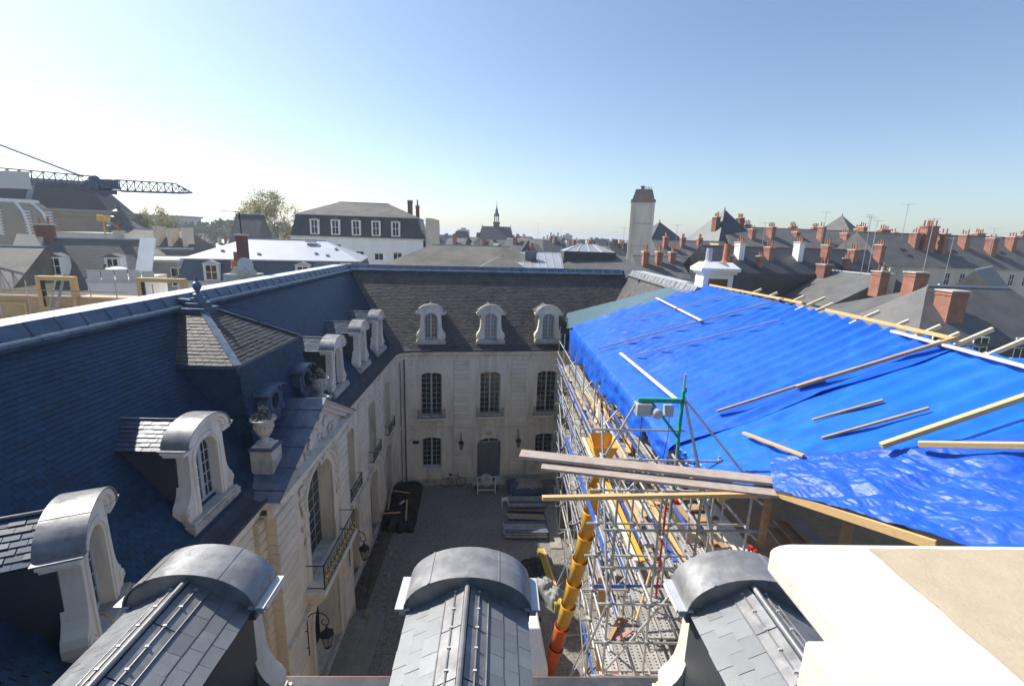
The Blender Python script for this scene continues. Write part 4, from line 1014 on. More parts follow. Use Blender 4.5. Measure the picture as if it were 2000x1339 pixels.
# ------------------------------------------------------------------ hoist
HO = thing('hoist', 'green electric hoist arm with grey motor on the scaffold tower', 'hoist', (4.38,10.35,0))
h0 = Vector((-1.05,0,14.0))
g = G().box(-1.08,-.02,-.05,.05,14.05,14.15).bar((-.75,0,14.05),(-.05,0,13.2),.06,.06,(0,1,0)).box(-.06,.0,-.05,.05,13.0,14.35)
g.tube([(0,0,14.3),(0,0,14.42)],.045,10).tube([(0,0,11.0),(0,0,13.1)],.03,8); g.obj('arm','green_paint',HO,bevel=.008)
G().box(-1.12,-.78,-.14,.14,13.74,14.04).obj('gearbox','grey_paint',HO,bevel=.02)
G().lathe([(.02,-.2),(.10,-.19),(.12,-.14),(.12,.12),(.09,.15),(.02,.16)],14,M=Matrix.Translation((-.66,-.12,13.84)) @ Matrix.Rotation(R(90),4,'X')).obj('motor','grey_paint',HO,smooth=True)
G().box(-.44,-.24,-.1,.1,13.72,13.98).obj('control_box','grey_paint',HO,bevel=.015)
G().tube([(-.3,0,13.72),(-.28,0,13.2),(-.35,0,12.6)],.008,6).tube([(-.95,0,13.74),(-.95,.0,12.9)],.006,6).obj('cable','black',HO)
G().lathe([(.02,0),(.09,.02),(.10,.1),(.05,.2),(.03,.22)],12,(4.42,10.15,11.55)).obj('red_canister','red_paint',label='small red canister hanging beside the green hoist post',cat='canister',smooth=True)
# ------------------------------------------------------------------ debris chute
CH = thing('rubbish_chute', 'yellow rubbish chute of stacked tubes ending in orange sections beside the scaffold', 'chute')
ca, cb = Vector((3.72,15.0,10.3)), Vector((2.42,15.6,.9))
nS = 9
for k in range(nS):
    t0 = k/nS; t1 = (k+1.12)/nS; p = ca.lerp(cb, t0); q = ca.lerp(cb, min(1.02,t1))
    sg = .12*math.sin(math.pi*(t0)); sg2 = .12*math.sin(math.pi*min(1,t1)); p = p+Vector((sg,0,0)); q = q+Vector((sg2,0,0))
    g = G(); g.tube([p, p+(q-p)*.06, p+(q-p)*.07, q],[.30,.30,.27,.225],20,caps=False); o = g.obj('chute_section','chute_yellow' if k < 7 else 'chute_orange',CH,smooth=True)
    md = o.modifiers.new('s','SOLIDIFY'); md.thickness = .012
g = G(); p = ca+Vector((0,0,.0))
g.add([p+Vector((-.25,-.25,.1)),p+Vector((.25,-.25,.1)),p+Vector((.25,.25,.1)),p+Vector((-.25,.25,.1)),p+Vector((-.42,-.4,.6)),p+Vector((.42,-.4,.6)),p+Vector((.42,.4,.8)),p+Vector((-.42,.4,.8))],
      [(0,1,5,4),(1,2,6,5),(2,3,7,6),(3,0,4,7)])
o = g.obj('hopper','chute_yellow',CH); md = o.modifiers.new('s','SOLIDIFY'); md.thickness = .02
g = G()
for s in (-1,1): g.tube([ca+Vector((s*.3,0,0))]+[ca.lerp(cb,t)+Vector((s*.29+.12*math.sin(math.pi*t),0,0)) for t in (.3,.6,1)],.008,5)
g.obj('chain','steel',CH)
# ------------------------------------------------------------------ urns
def urn(label, P, s):
    t = thing('stone_urn', label, 'urn', P)
    t.scale = (s,s,s)
    G().lathe([(.28,0),(.28,.09),(.2,.12),(.14,.2),(.13,.25),(.19,.29),(.15,.33),(.24,.38),(.29,.5),(.32,.75),(.34,.86),(.42,.89),(.43,.95),(.30,.98)],22).obj('bowl','stone_grime_shade',t,smooth=True)  # darker grimy stone, also standing in for shade on the urn
    g = G(); rs = random.Random(3)
    for k in range(14):
        a = 2*math.pi*k/14; g.lathe([(.01,-.1),(.05,-.05),(.055,.02),(.01,.09)],6,(.30*math.cos(a),.30*math.sin(a),.66))
    g.obj('reeding','stone_grime_shade',t,smooth=True)
    g = G()
    for k in range(60):
        a = rs.uniform(0,6.28); z = .95+.42*rs.random()**1.8; r = (1.42-z)*.85*rs.uniform(.3,1)
        q = rs.uniform(.05,.09); M = Matrix.Translation((r*math.cos(a),r*math.sin(a),z)) @ Matrix.Rotation(rs.uniform(0,6),4,'X')
        g.lathe([(.01,-q),(q*.8,-q*.5),(q,0),(q*.8,q*.5),(.01,q)],7,M=M)
    g.obj('fruit_finial','stone_dark',t,smooth=True)
    G().box(-.32,.32,-.32,.32,-.06,0).obj('base_slab','stone',t,bevel=.015)
    G().box(-.42,.42,-.42,.42,-.14,-.06).obj('lead_cap','lead_old',t,bevel=.01)
    G().box(-.38,.38,-.38,.38,-1.5,-.14).obj('pedestal','stone_grime_shade',t,bevel=.02)
urn('carved stone urn on the pedestal at the near foot of the pediment', (-7.02,13.55,11.35), .86)
urn('carved stone urn on the pedestal at the far foot of the pediment', (-7.02,18.05,11.25), .86)
# ------------------------------------------------------------------ lanterns
def lantern(label, P, ang, arm=.75, s=1.0):
    t = thing('wall_lantern', label, 'lantern', P, ang); t.scale = (s,s,s)
    g = G(); g.tube([(0,0,-.9),(0,0,.55)],.02,6)
    pts = [(0,0,.45)]+[(.38-.38*math.cos(a),0,.5+.38*math.sin(a)) for a in [math.pi*k/10 for k in range(11)]]
    pts += [(.76-.13*(1-math.cos(a)),0,.5-.13*math.sin(a)) for a in [math.pi*k/6 for k in range(1,9)]]
    g.tube(pts,.018,6); g.tube([(-.18,0,.1),(0,0,.1)],.015,6).tube([(-.18,0,-.6),(0,0,-.6)],.015,6); g.obj('bracket','iron',t)
    L = Vector((.66,0,.02))
    g = G(); g.lathe([(.015,.35),(.02,.28),(.06,.24),(.04,.2),(.10,.14),(.24,.02),(.26,-.02),(.235,-.03)],6,L); g.obj('lantern_roof','iron',t)
    g = G()
    for k in range(6):
        a = 2*math.pi*k/6; g.tube([L+Vector((.23*math.cos(a),.23*math.sin(a),-.03)),L+Vector((.12*math.cos(a),.12*math.sin(a),-.5))],.012,5)
    g.lathe([(.13,-.5),(.13,-.54),(.03,-.58),(.01,-.66)],6,L); g.obj('lantern_frame','iron',t)
    G().lathe([(.21,-.03),(.11,-.49)],6,L).obj('pane','glass_curtain',t)
lantern('scrolled iron lantern on the left wing between pavilion and arched doors', (-6.42,18.75,3.9), 0)
lantern('scrolled iron lantern at the near side of the pavilion steps', (-6.42,14.1,3.9), 0)
for u, lb in ((-2.05,'iron wall lantern left of the grey double door'),(2.05,'iron wall lantern right of the grey double door')):
    lantern(lb, Vector((-.45,31.82,3.5))+Matrix.Rotation(BA,3,'Z') @ Vector((u,-.12,0)), BA-R(90), s=.85)
t = thing('floodlight', 'small black floodlight on the corner wall near the ground window', 'floodlight', (-5.55,30.85,3.5), BA)
G().box(-.22,.22,-.3,-.1,0,.18).obj('housing','black',t,bevel=.02); G().bar((0,.2,.05),(0,-.15,.05),.05,.05).obj('bracket','black',t)
# ------------------------------------------------------------------ courtyard things
def lumpy(name, label, cat, cx, cy, ang, lx, ly, h, mt, amp=.12, nu=36, nv=24, seed=0, z0=.0, parent=None, pw=.35, fr=2.0):
    g = G(); c, s = math.cos(ang), math.sin(ang)
    def F(i, j):
        a, b = 2*i-1, 2*j-1
        e = (max(0,1-abs(a)**5)**pw)*(max(0,1-abs(b)**5)**pw)
        u = a*lx/2*(1+.06*noise.noise((b*3,seed,0))); v = b*ly/2*(1+.06*noise.noise((a*3,seed,9)))
        z = z0+.01 + e*(h + amp*fbm(u*fr, v*fr, seed)) + amp*.4*ridged(u*fr*1.3, v*fr*1.3, seed)*e
        return (cx+c*u-s*v, cy+s*u+c*v, z)
    g.sheet(F, nu, nv)
    o = g.obj(name, mt, parent, fix=True, label=label, cat=cat)
    for p in o.data.polygons: p.use_smooth = True
    return o
lumpy('covered_pile', 'heap covered by black plastic sheeting beside the left arches', 'pile', -5.95, 28.2, R(3), 2.0, 5.3, .75, 'tarp_black', .16, 30, 60, 3)
for p, q, lb in (((765,952),(758,995),'left long batten weighing down the black sheeting'),((770,958),(800,962),'far cross batten on the black sheeting'),((742,1002),(782,1000),'near cross batten on the black sheeting'),((795,975),(793,1015),'right long batten weighing down the black sheeting')):
    timber('batten', lb, atZ(*p,1.0), atZ(*q,1.0), .09, .06, 'timber')
timber('batten', 'short pale offcut on top of the black sheeting', atZ(781,984,1.0), atZ(790,977,1.0), .12, .06, 'timber_pale')
# bicycle leaning on the back wall
bk = thing('bicycle', 'dark bicycle leaning against the far wall below the ground window', 'bicycle', (-2.95,31.02,0.02), BA)
def wheel(x):
    w_ = G(); n = 28
    w_.tube([(x+.34*math.cos(2*math.pi*k/n),0,.35+.34*math.sin(2*math.pi*k/n)) for k in range(n)],.022,6,closed=True); o = w_.obj('wheel','rubber',bk)
    s = G()
    for k in range(14):
        a = 2*math.pi*k/14; s.tube([(x,0,.35),(x+.33*math.cos(a),0,.35+.33*math.sin(a))],.003,3)
    s.tube([(x,-.04,.35),(x,.04,.35)],.02,6); s.obj('spokes','steel',o)
wheel(-.55); wheel(.55)
g = G()
BBp, SEAT, HEAD, FK = (-.05,0,.32), (-.18,0,.85), (.36,0,.85), (.55,0,.35)
for a, b in ((BBp,SEAT),(SEAT,HEAD),(BBp,HEAD),(SEAT,(-.55,0,.35)),(BBp,(-.55,0,.35)),((.33,0,.98),FK)): g.tube([a,b],.018,6)
g.obj('frame','iron',bk)
G().box(-.33,-.07,-.07,.07,.93,.98).tube([(-.2,0,.83),(-.2,0,.95)],.014,6).obj('saddle','black',bk,bevel=.02)
G().tube([(.30,-.28,1.05),(.33,-.2,1.03),(.33,0,1.0),(.33,.2,1.03),(.30,.28,1.05)],.014,6).obj('handlebar','black',bk)
G().lathe([(.09,-.01),(.09,.01)],14,M=Matrix.Translation((-.05,0,.32)) @ Matrix.Rotation(R(90),4,'X')).bar((-.05,.06,.32),(.05,.06,.18),.02,.02).bar((-.05,-.06,.32),(-.15,-.06,.46),.02,.02).obj('crank','steel',bk)
bk.rotation_euler = (R(-7),0,BA)
# concrete mixer
mx = thing('concrete_mixer', 'pale concrete mixer in front of the grey double door', 'concrete mixer', (-.55,30.35,.02), R(4))
g = G()
for s in (-1,1): g.bar((s*.62,-.3,0),(s*.62,-.3,1.35),.07,.07).bar((s*.62,.4,0),(s*.62,-.2,1.3),.06,.06).bar((s*.62,-.35,.05),(s*.62,.5,.05),.06,.06)
g.bar((-.62,-.3,.35),(.62,-.3,.35),.06,.06).bar((-.62,-.3,1.35),(.62,-.3,1.35),.05,.05); g.obj('frame','white_plastic',mx)
dm = Matrix.Translation((0,-.12,1.02)) @ Matrix.Rotation(R(48),4,'X')
o = G().lathe([(.02,-.42),(.24,-.4),(.40,-.22),(.44,0),(.43,.1),(.26,.42),(.25,.45),(.23,.43),(.38,.1)],22,M=dm).obj('drum','white_plastic',mx,smooth=True)
G().lathe([(.225,.36),(.225,.37)],18,M=dm).obj('drum_mouth','rubble',mx)
for s in (-1,1): G().lathe([(.2,-.04),(.2,.04)],16,M=Matrix.Translation((s*.74,.3,.2)) @ Matrix.Rotation(R(90),4,'Y')).obj('wheel','rubber',mx)
G().box(.65,.95,-.2,.2,.75,1.2).obj('motor_box','grey_paint',mx,bevel=.03)
t = thing('plastic_stool', 'small white plastic stool in front of the concrete mixer', 'stool', (.75,28.75,.02), R(8))
G().box(-.22,.22,-.22,.22,.42,.47).obj('seat','white_plastic',t,bevel=.03)
for a in (-1,1):
    for b in (-1,1): G().bar((a*.17,b*.17,.43),(a*.22,b*.22,0),.05,.05).obj('leg','white_plastic',t)
# bin / crates beside the pallet
t = thing('sand_pallet', 'builder pallet of bags half wrapped in blue plastic beside the mixer', 'pallet', (2.25,30.6,.02), R(5))
for k in range(7): G().box(-1.3,1.3,-.7+k*.21,-.57+k*.21,.1,.125).obj('slat','timber_tan',t)
for k in (-1.2,0,1.1): G().box(k,k+.1,-.7,.7,0,.1).obj('bearer','timber_tan',t)
lumpy('bag_heap', None, None, .15,0,0,2.2,1.2,.55,'rubble',.2,24,16,5,.12,t)
lumpy('blue_wrap', None, None, -.85,.1,0,.9,1.4,.5,'wrap_blue',.15,16,16,6,.13,t); lumpy('blue_wrap', None, None, .2,-.55,0,2.5,.5,.32,'wrap_blue',.1,26,10,7,.13,t)
lumpy('grey_wrap', None, None, -.2,.62,0,2.2,.4,.5,'sheet_grey',.1,24,8,8,.13,t)
def stack(label, cx, cy, ang, lx, rows, h, mt, mt2=None):
    t = thing('board_stack', label, 'stack', (cx,cy,.02), ang)
    for s in (-.35,.35): G().box(lx*s-.05,lx*s+.05,-rows*.15,rows*.15,0,.08).obj('bearer','timber_tan',t)
    for k in range(rows):
        for l in range(h):
            dx = random.uniform(-.06,.06)
            G().box(-lx/2+dx,lx/2+dx,-rows*.15+k*.3+.01,-rows*.15+k*.3+.285,.085+l*.06,.14+l*.06).obj('board',mt if (k+l) % 3 else (mt2 or mt),t)
    return t
stack('far stack of grey steel scaffold decks lying on the courtyard', 2.25, 28.9, R(2), 2.5, 4, 3, 'deck','deck_blue')
stack('low middle stack of dark boards lying on the courtyard', 2.1, 27.3, R(-2), 2.4, 3, 2, 'plank_grey','iron')
stack('near tall stack of steel decks with blue edges on the courtyard', 1.95, 25.6, R(1), 2.6, 4, 7, 'deck','deck_blue')
t = thing('concrete_slab', 'flat grey concrete pad beside the stacked decks', 'slab', (3.75,26.4,0)); G().box(-.35,.35,-2.2,2.6,0,.07).obj('pad','rubble',t,bevel=.02)
t = thing('timber_bundle', 'bundle of yellow shuttering beams at the foot of the scaffold', 'timber bundle', (3.05,21.3,.02), R(7))
for k in range(9):
    x = (k % 3)*.14-.14; z = .05+(k//3)*.13; d = random.uniform(-.5,.5)
    G().box(x-.06,x+.06,-2.5+d,2.4+d*.5,z,z+.115).obj('beam','beam_yellow' if k % 4 else 'timber',t)
lumpy('dust_sheet', 'crumpled grey dust sheet thrown over the yellow beams', 'sheet', 2.85, 20.55, R(35), .9, 1.9, .5, 'sheet_grey', .2, 30, 40, 11, .05)
lumpy('rubble_heap', 'dark heap of rubble and sacks beside the yellow beams', 'rubble', 2.3, 21.9, R(10), 1.1, 2.3, .35, 'tarp_black', .2, 24, 34, 12)
t = thing('stone_bollard', 'squat yellowish stone guard post beside the pavilion steps', 'bollard', (-5.72,18.75,.02)); G().box(-.15,.15,-.13,.13,0,.62).box(-.12,.12,-.1,.1,.62,.68).obj('post','step_stone',t,bevel=.03)
# white van partly hidden by the middle dormer
vn = thing('parked_van', 'white van parked in the courtyard behind the middle lead dormer', 'van', (1.15,16.6,.02), R(4))
body = [(-2.2,.45),(-2.2,1.85),(-1.9,2.02),(.75,2.02),(1.35,1.32),(2.15,1.12),(2.3,.8),(2.3,.4)]
G().prism(body,-.9,.9,'yz').obj('body','white_plastic',vn,bevel=.09,smooth=True)
G().add([(-.74,.86,1.975),(.74,.86,1.975),(.78,1.38,1.36),(-.78,1.38,1.36)],[(0,1,2,3)]).obj('windscreen','glass',vn)
for s in (-1,1):
    G().add([(s*.905,.05,1.35),(s*.905,.72,1.35),(s*.905,.6,1.85),(s*.905,.05,1.85)],[(0,1,2,3)]).obj('side_window','glass',vn)
    for y in (-1.4,1.45):
        o = G().lathe([(.2,-.1),(.33,-.09),(.34,0),(.33,.09),(.2,.1)],20,M=Matrix.Translation((s*.82,y,.34)) @ Matrix.Rotation(R(90),4,'Y')).obj('wheel','rubber',vn,smooth=True)
        G().lathe([(.05,-.11),(.19,-.1),(.19,.1),(.05,.11)],14,M=Matrix.Translation((s*.82,y,.34)) @ Matrix.Rotation(R(90),4,'Y')).obj('rim','grey_paint',o)
    G().box(s*.55-.16,s*.55+.16,2.2,2.29,.85,1.02).obj('headlight','glass_curtain',vn,bevel=.02)
    G().box(min(s*.92,s*1.1),max(s*.92,s*1.1),.75,.85,1.3,1.5).obj('wing_mirror','black',vn,bevel=.02)
G().box(-.85,.85,2.28,2.36,.4,.62).obj('bumper','black',vn,bevel=.03)
# loose debris
rs = random.Random(11)
for k, (px, py) in enumerate(((735,1060),(760,1068),(775,1068),(762,1080),(752,1118),(758,1122),(700,1240),(722,1285))):
    p = atZ(px, py, .03); s = rs.uniform(.06,.16)
    lumpy('debris', 'small scattered scrap of rubble on the courtyard setts', 'rubble', p.x, p.y, rs.uniform(0,3), s*2.2, s*1.6, s*.6, rs.choice(('rubble','sheet_grey','rubble')), .05, 8, 8, k, fr=6)['group'] = 'scraps on the courtyard floor'
lumpy('rubble_strip', 'earth and rubble strip along the foot of the left arches', 'rubble', -6.6, 23.3, R(90), 7.5, 1.1, .04, 'earth', .12, 80, 16, 21)
# red trestle and planks under the tarp corner
t = thing('trestle', 'red steel trestle under the near tarpaulin corner', 'trestle', (5.85,8.9,9.9), R(10))
for s in (-1,1):
    for b in (-1,1): G().bar((s*.3,b*.25,0),(s*.08,b*.25,1.15),.045,.045).obj('leg','red_paint',t)
    G().bar((s*.22,-.25,.4),(s*.22,.25,.4),.035,.035).obj('rail','red_paint',t)
G().bar((0,-.35,1.17),(0,.35,1.17),.07,.07).obj('top_rail','red_paint',t); G().box(-.36,.36,-.34,.34,-.01,.03).obj('foot_plate','red_paint',t)
for k, lb in enumerate(('loose brown plank nearest the red trestle','loose brown plank leaning behind the red trestle','loose tan plank beside the scaffold end under the tarp')):
    timber('plank', lb, (6.3+.35*k,8.0+.2*k,11.35+.1*k), (6.9+.35*k,10.2+.3*k,10.9), .3, .04, 'timber_tan' if k < 2 else 'plank_grey', 'plank')
timber('plank','brown timber board leaning against the outer scaffold face',(2.95,10.9,8.9),(3.25,11.4,5.3),.03,.22,'timber_tan','plank')
lumpy('green_bundle','green ball of netting on the scaffold deck','bundle',4.9,14.8,0,.35,.35,.3,'green_paint',.05,14,14,31,9.75)
# ------------------------------------------------------------------ the town behind
def chimney(parent, u, y, z0, z1, a, b, mt='brick', pots=2, cap='concrete', potm='pot'):
    c = G().box(u-a/2,u+a/2,y-b/2,y+b/2,z0,z1).box(u-a/2-.06,u+a/2+.06,y-b/2-.06,y+b/2+.06,z1-.32,z1-.2).obj('chimney',mt,parent)
    G().box(u-a/2-.09,u+a/2+.09,y-b/2-.09,y+b/2+.09,z1+.002,z1+.13).obj('cap',cap,c)
    for k in range(pots):
        t = (k+.5)/pots-.5; ux, yy = (u+t*a, y) if a >= b else (u, y+t*b)
        h = random.uniform(.45,.8); G().lathe([(.13,0),(.15,.06),(.11,.1),(.10,h),(.13,h+.05),(.12,h+.07)],8,(ux,yy,z1+.12)).obj('chimney_pot',potm,c)
    return c
def hwin(parent, u, z, a, h, y=-.0, mt='paint_white', gl='glass', shutter=0, name='window'):
    g = G(); f = .07
    g.box(u-a/2-.08,u+a/2+.08,y-.06,y+.05,z-.09,z).box(u-a/2,u-a/2+f,y-.04,y+.05,z,z+h).box(u+a/2-f,u+a/2,y-.04,y+.05,z,z+h).box(u-a/2+f,u+a/2-f,y-.04,y+.05,z+h-f,z+h).box(u-.035,u+.035,y-.03,y+.05,z,z+h-f)
    if h > 1.2: g.box(u-a/2+f,u+a/2-f,y-.03,y+.05,z+h*.5-.03,z+h*.5+.03)
    o = g.obj(name,mt,parent); G().box(u-a/2+f,u+a/2-f,y-.012,y+.02,z,z+h-f).obj('pane',gl,o)
    if shutter: G().box(u-a/2+f,u+a/2-f,y-.028,y,z+h*(1-shutter),z+h-f).obj('roller_shutter','paint_white',o)
    return o
def house(name, label, A, B, D, zr, roof='hip', ins=None, wm='render_white', rm='slate_far', zb=0, wins=(), chims=(), dorm=(), group=None, zm=None, min_=.6, cat='building', gm=None, rafter=.25, skirt=None, eave=True):
    A = Vector(A); B = Vector(B); d = (B-A); L = math.hypot(d.x,d.y); ang = math.atan2(d.y,d.x); ze = (A.z+B.z)/2
    t = thing(name, label, cat, (A.x,A.y,0), ang, group)
    G().box(0,L,0,D,zb,ze-.02).obj('wall',wm,t)
    o = rafter; ins = D/2 if ins is None else ins
    if roof in ('hip','gable','mansard'):
        z0 = ze; y0 = 0; i0 = 0
        if roof == 'mansard':
            g = G(); m_ = min_
            g.add([(0,0,ze),(L,0,ze),(L,D,ze),(0,D,ze),(m_,m_,zm),(L-m_,m_,zm),(L-m_,D-m_,zm),(m_,D-m_,zm)],[(0,1,5,4),(1,2,6,5),(2,3,7,6),(3,0,4,7)])
            g.obj('mansard',skirt or 'slate_dark',t); G().box(-.2,L+.2,-.2,D+.2,ze-.14,ze+.06).obj('cornice','concrete',t)
            z0 = zm; y0 = m_-.12; i0 = m_-.12; o = 0
            G().box(m_-.2,L-m_+.2,m_-.2,D-m_+.2,zm-.05,zm+.05).obj('eaves_band','zinc',t)
        a0, a1, b0, b1 = i0-o, L-i0+o, y0-o, D-y0+o; k = (zr-z0)/(D/2)
        zz = z0+ (.06 if roof == 'mansard' else -o*.3)
        g = G()
        rp = [(max(ins,i0) if roof != 'gable' else -o,D/2,zr),(L-max(ins,i0) if roof != 'gable' else L+o,D/2,zr)]
        g.add([(a0,b0,zz),(a1,b0,zz),(a1,b1,zz),(a0,b1,zz)]+rp,[(0,1,5,4),(2,3,4,5),(1,2,5),(3,0,4),(3,2,1,0)])
        g.obj('roof',rm,t)
        G().tube([rp[0],rp[1]],.09,6).obj('ridge','zinc' if 'terrace' not in name else 'terracotta',t)
        if roof == 'gable':
            for u in (0,L): G().prism([(0,ze-.05),(D,ze-.05),(D/2,zr-.12)],u-.02,u+.02,'yz').obj('gable',gm or wm,t)
    elif roof == 'flat':
        G().box(-.05,L+.05,-.05,D+.05,ze-.02,ze+.25).obj('parapet','concrete',t); G().box(.2,L-.2,.2,D-.2,ze+.2,ze+.262).obj('roof',rm,t)
    for u,z,a,h,*r in wins: hwin(t,u,z,a,h,shutter=r[0] if r else 0)
    for c in chims: chimney(t,*c)
    for u,z,a,h in dorm:
        y = 0 if zm else .3
        dd = G().box(u-a/2-.16,u+a/2+.16,y-.05,y+1.8,z-.15,z+h+.12).obj('dormer',wm,t)
        G().prism([(u-a/2-.3,z+h+.1),(u+a/2+.3,z+h+.1),(u,z+h+.42)],y-.15,y+2.0).obj('dormer_roof',rm,dd)
        hwin(dd,u,z,a,h,y-.06)
    return t, L, ang
# big white house with mansard
A, B = atY(567,455,70), atY(826,468,71.5); A.z = B.z = 17.0
house('town_house','big white house with dark mansard, five dormers and grey hipped roof',A,B,11,22.2,'mansard',ins=5.6,wm='render_white',rm='slate_lichen',zm=20.05,min_=.7,
      wins=[(3.2,14.1,1.2,1.9),(6.4,14.1,1.2,1.9),(9.6,14.1,1.2,1.9,.5),(12.3,13.9,1.3,2.0,.55),(15.0,13.9,1.3,2.0,.45),(17.6,14.1,1.5,1.9,.6)],
      dorm=[(3.4,17.45,.95,1.9),(6.3,17.45,.95,1.9),(9.2,17.45,.95,1.9),(12.0,17.45,.95,1.9),(14.8,17.45,.95,1.9)],
      chims=[(16.6,3.2,20.6,22.6,.7,.6,'brick_dark',0),(17.5,5.6,20.2,22.0,.5,.9,'brick_dark',2)])
G().box(0,.9,0,9,0,20.1,Matrix.Translation((-11.05,71.9,0))).obj('party_wall','render_cream',label='tall cream party wall at the right end of the white mansard house',cat='wall')
# white zinc roof building with blue mansard
A, B = atY(345,548,43), atY(712,545,46); A.z = B.z = 13.0
bt, L, _ = house('town_house','low building with white metal roof and blue grey mansard behind the left ridge',A,B,11,16.75,'mansard',ins=4.2,wm='render_white',rm='zinc_white',skirt='render_blue',zm=14.95,min_=.55,
      dorm=[(2.9,13.2,1.0,1.3),(5.6,13.2,1.0,1.3),(10.6,13.2,1.0,1.3)])
G().box(-.6,.6,-.45,.45,0,.06,Matrix.Translation((9.6,3.0,15.75)) @ Matrix.Rotation(R(22),4,'X')).obj('skylight','glass',bt); G().box(-.5,.5,-.3,.3,0,.35,Matrix.Translation((10.6,4.6,16.6))).obj('roof_vent','zinc',bt)
for u, y in ((3.2,2.2),(6.5,1.6),(11.5,2.0),(13.2,3.2),(12.6,1.6)): G().box(-.15,.15,-.12,.12,0,.14,Matrix.Translation((u,y,15.0+(y-.4)*.36))).obj('roof_vent','zinc',bt)
# brick chimney just beyond the left ridge, dish and mast
t = thing('brick_chimney','tall narrow brick chimney with stepped base behind the left ridge','chimney',(-13.9,26.2,0))
G().box(-.8,.8,-.6,.6,12.5,15.35).obj('base','stone_grime_shade',t,bevel=.03); G().prism([(-.55,15.35),(.55,15.35),(.3,15.7),(-.3,15.7)],-.4,.4).obj('shoulder','stone_grime_shade',t)
G().box(-.14,.26,-.24,.24,15.6,17.35).obj('shaft','brick_dark',t); G().box(-.36,-.141,-.2,.2,15.6,16.5).obj('side_shaft','brick',t); G().box(-.2,.32,-.3,.3,17.352,17.45).obj('cap','concrete',t)
G().lathe([(.15,0),(.17,.05),(.14,.1),(.13,.4)],10,(-.55,.1,15.6)).obj('chimney_pot','terracotta',t)
mp = atY(482,520,26); t = thing('satellite_mast','thin aerial mast with round satellite dish behind the left ridge','aerial',(mp.x,mp.y,0))
G().tube([(0,0,12),(-.15,0,18.6)],.03,6).obj('mast','iron',t)
G().lathe([(.02,0),(.2,.02),(.38,.08),(.40,.09)],24,M=Matrix.Translation((.02,-.12,15.85)) @ Matrix.Rotation(R(98),4,'X') @ Matrix.Rotation(R(10),4,'Y')).obj('dish','dish',t,smooth=True)
g = G(); g.tube([(-1.05,0,18.62),(-.05,0,18.55)],.015,5)
for k in range(8): g.tube([(-1.0+k*.12,-.22,18.62-k*.008),(-1.0+k*.12,.22,18.62-k*.008)],.008,4)
g.obj('antenna','iron',t)
# small dark blue house by the tree
house('town_house','small steep dark blue slate roof in front of the large bare tree',atY(450,478,80),atY(500,478,80),6,20.2,'gable',wm='render_grey',rm='slate_dark')
# grey roofs behind the back wing
house('town_house','long lichen grey hipped roof just behind the far wing',atY(740,520,47),atY(1085,527,47),10,16.7,'hip',ins=4.5,wm='render_grey',rm='slate_lichen')
house('town_house','low grey hipped roof right of the metal valley behind the far wing',atY(1070,534,46.5),atY(1290,543,45.5),11,16.75,'hip',ins=4.5,wm='render_grey',rm='slate_far')
g = G(); p0 = atY(1040,520,46); gv = thing('metal_roof','pale zinc valley roof with vent behind the far wing','roof',(p0.x,p0.y,0))
G().add([(-3.2,0,14.6),(3.2,0,14.6),(3.4,6,16.2),(-3.6,6,16.2)],[(0,1,2,3)]).obj('zinc_sheet','zinc',gv)
for k in range(9): G().bar((-3.0+k*.75,0,14.63),(-3.2+k*.8,6,16.23),.05,.05).obj('standing_seam','zinc',gv)
G().box(-.6,.6,3,3.7,15.5,16.35).obj('vent','lead_old',gv,bevel=.04); G().box(-3.3,3.3,.05,5,0,14.5).obj('wall','render_grey',gv)
a = atY(928,520,44); b = atY(1030,521,44)
house('town_house','small dark gabled roof with white verge behind the far wing',atY(940,522,45),atY(1022,522,45),5,15.95,'hip',ins=1.9,wm='render_grey',rm='slate_far')
gl = thing('roof_lantern','grey glazed pyramid skylight on the hipped roof behind the far wing','skylight',atY(1145,505,51))
gl.location.z = 0
g = G(); z = 16.5; r = 2.6; g.add([(-r,-1.8,z),(r,-1.8,z),(r,1.8,z),(-r,1.8,z),(-.8,0,z+.75),(.8,0,z+.75)],[(0,1,5,4),(1,2,5),(2,3,4,5),(3,0,4)]); g.obj('panes','zinc',gl)
for a_, b_ in (((-r,-1.8,z),(-.8,0,z+.75)),((r,-1.8,z),(.8,0,z+.75)),((-.8,0,z+.75),(.8,0,z+.75)),((0,-1.8,z),(0,0,z+.75)),((-1.3,-1.8,z),(-.6,0,z+.75)),((1.3,-1.8,z),(.6,0,z+.75))): G().bar(a_,b_,.09,.09).obj('glazing_bar','lead_pale',gl)
G().box(-r-.1,r+.1,-1.9,1.9,14,z-.02).obj('curb','slate_dark',gl)
# concrete stair tower
tw = thing('concrete_tower','tall pale concrete chimney tower with dark stone cap','tower',(20.95,72,0),R(-14)); tw.scale = (.92,.92,1)
g = G().box(-1.55,1.55,-1.3,1.3,0,23.3)
tw_b = g.obj('shaft','tower_concrete',tw)
for x in (-1.62,1.62): 
    for y in (-1.35,1.35): G().box(x-.2,x+.2,y-.2,y+.2,0,23.5).obj('corner_pier','tower_concrete',tw)
for z in (11,14,17,20.2): G().box(-1.5,1.5,-1.36,-1.29,z,z+.14).box(-1.62,-1.549,-1.2,1.2,z,z+.14).obj('band','stone_grime_shade',tw)
G().box(-1.9,1.9,-1.65,1.65,23.3,23.65).obj('cornice','cap_stone',tw); g = G(); g.add([(-1.7,-1.5,23.65),(1.7,-1.5,23.65),(1.7,1.5,23.65),(-1.7,1.5,23.65),(-1.25,-1.1,25.1),(1.25,-1.1,25.1),(1.25,1.1,25.1),(-1.25,1.1,25.1)],[(0,1,5,4),(1,2,6,5),(2,3,7,6),(3,0,4,7),(4,5,6,7)]); g.obj('cap','cap_stone',tw)
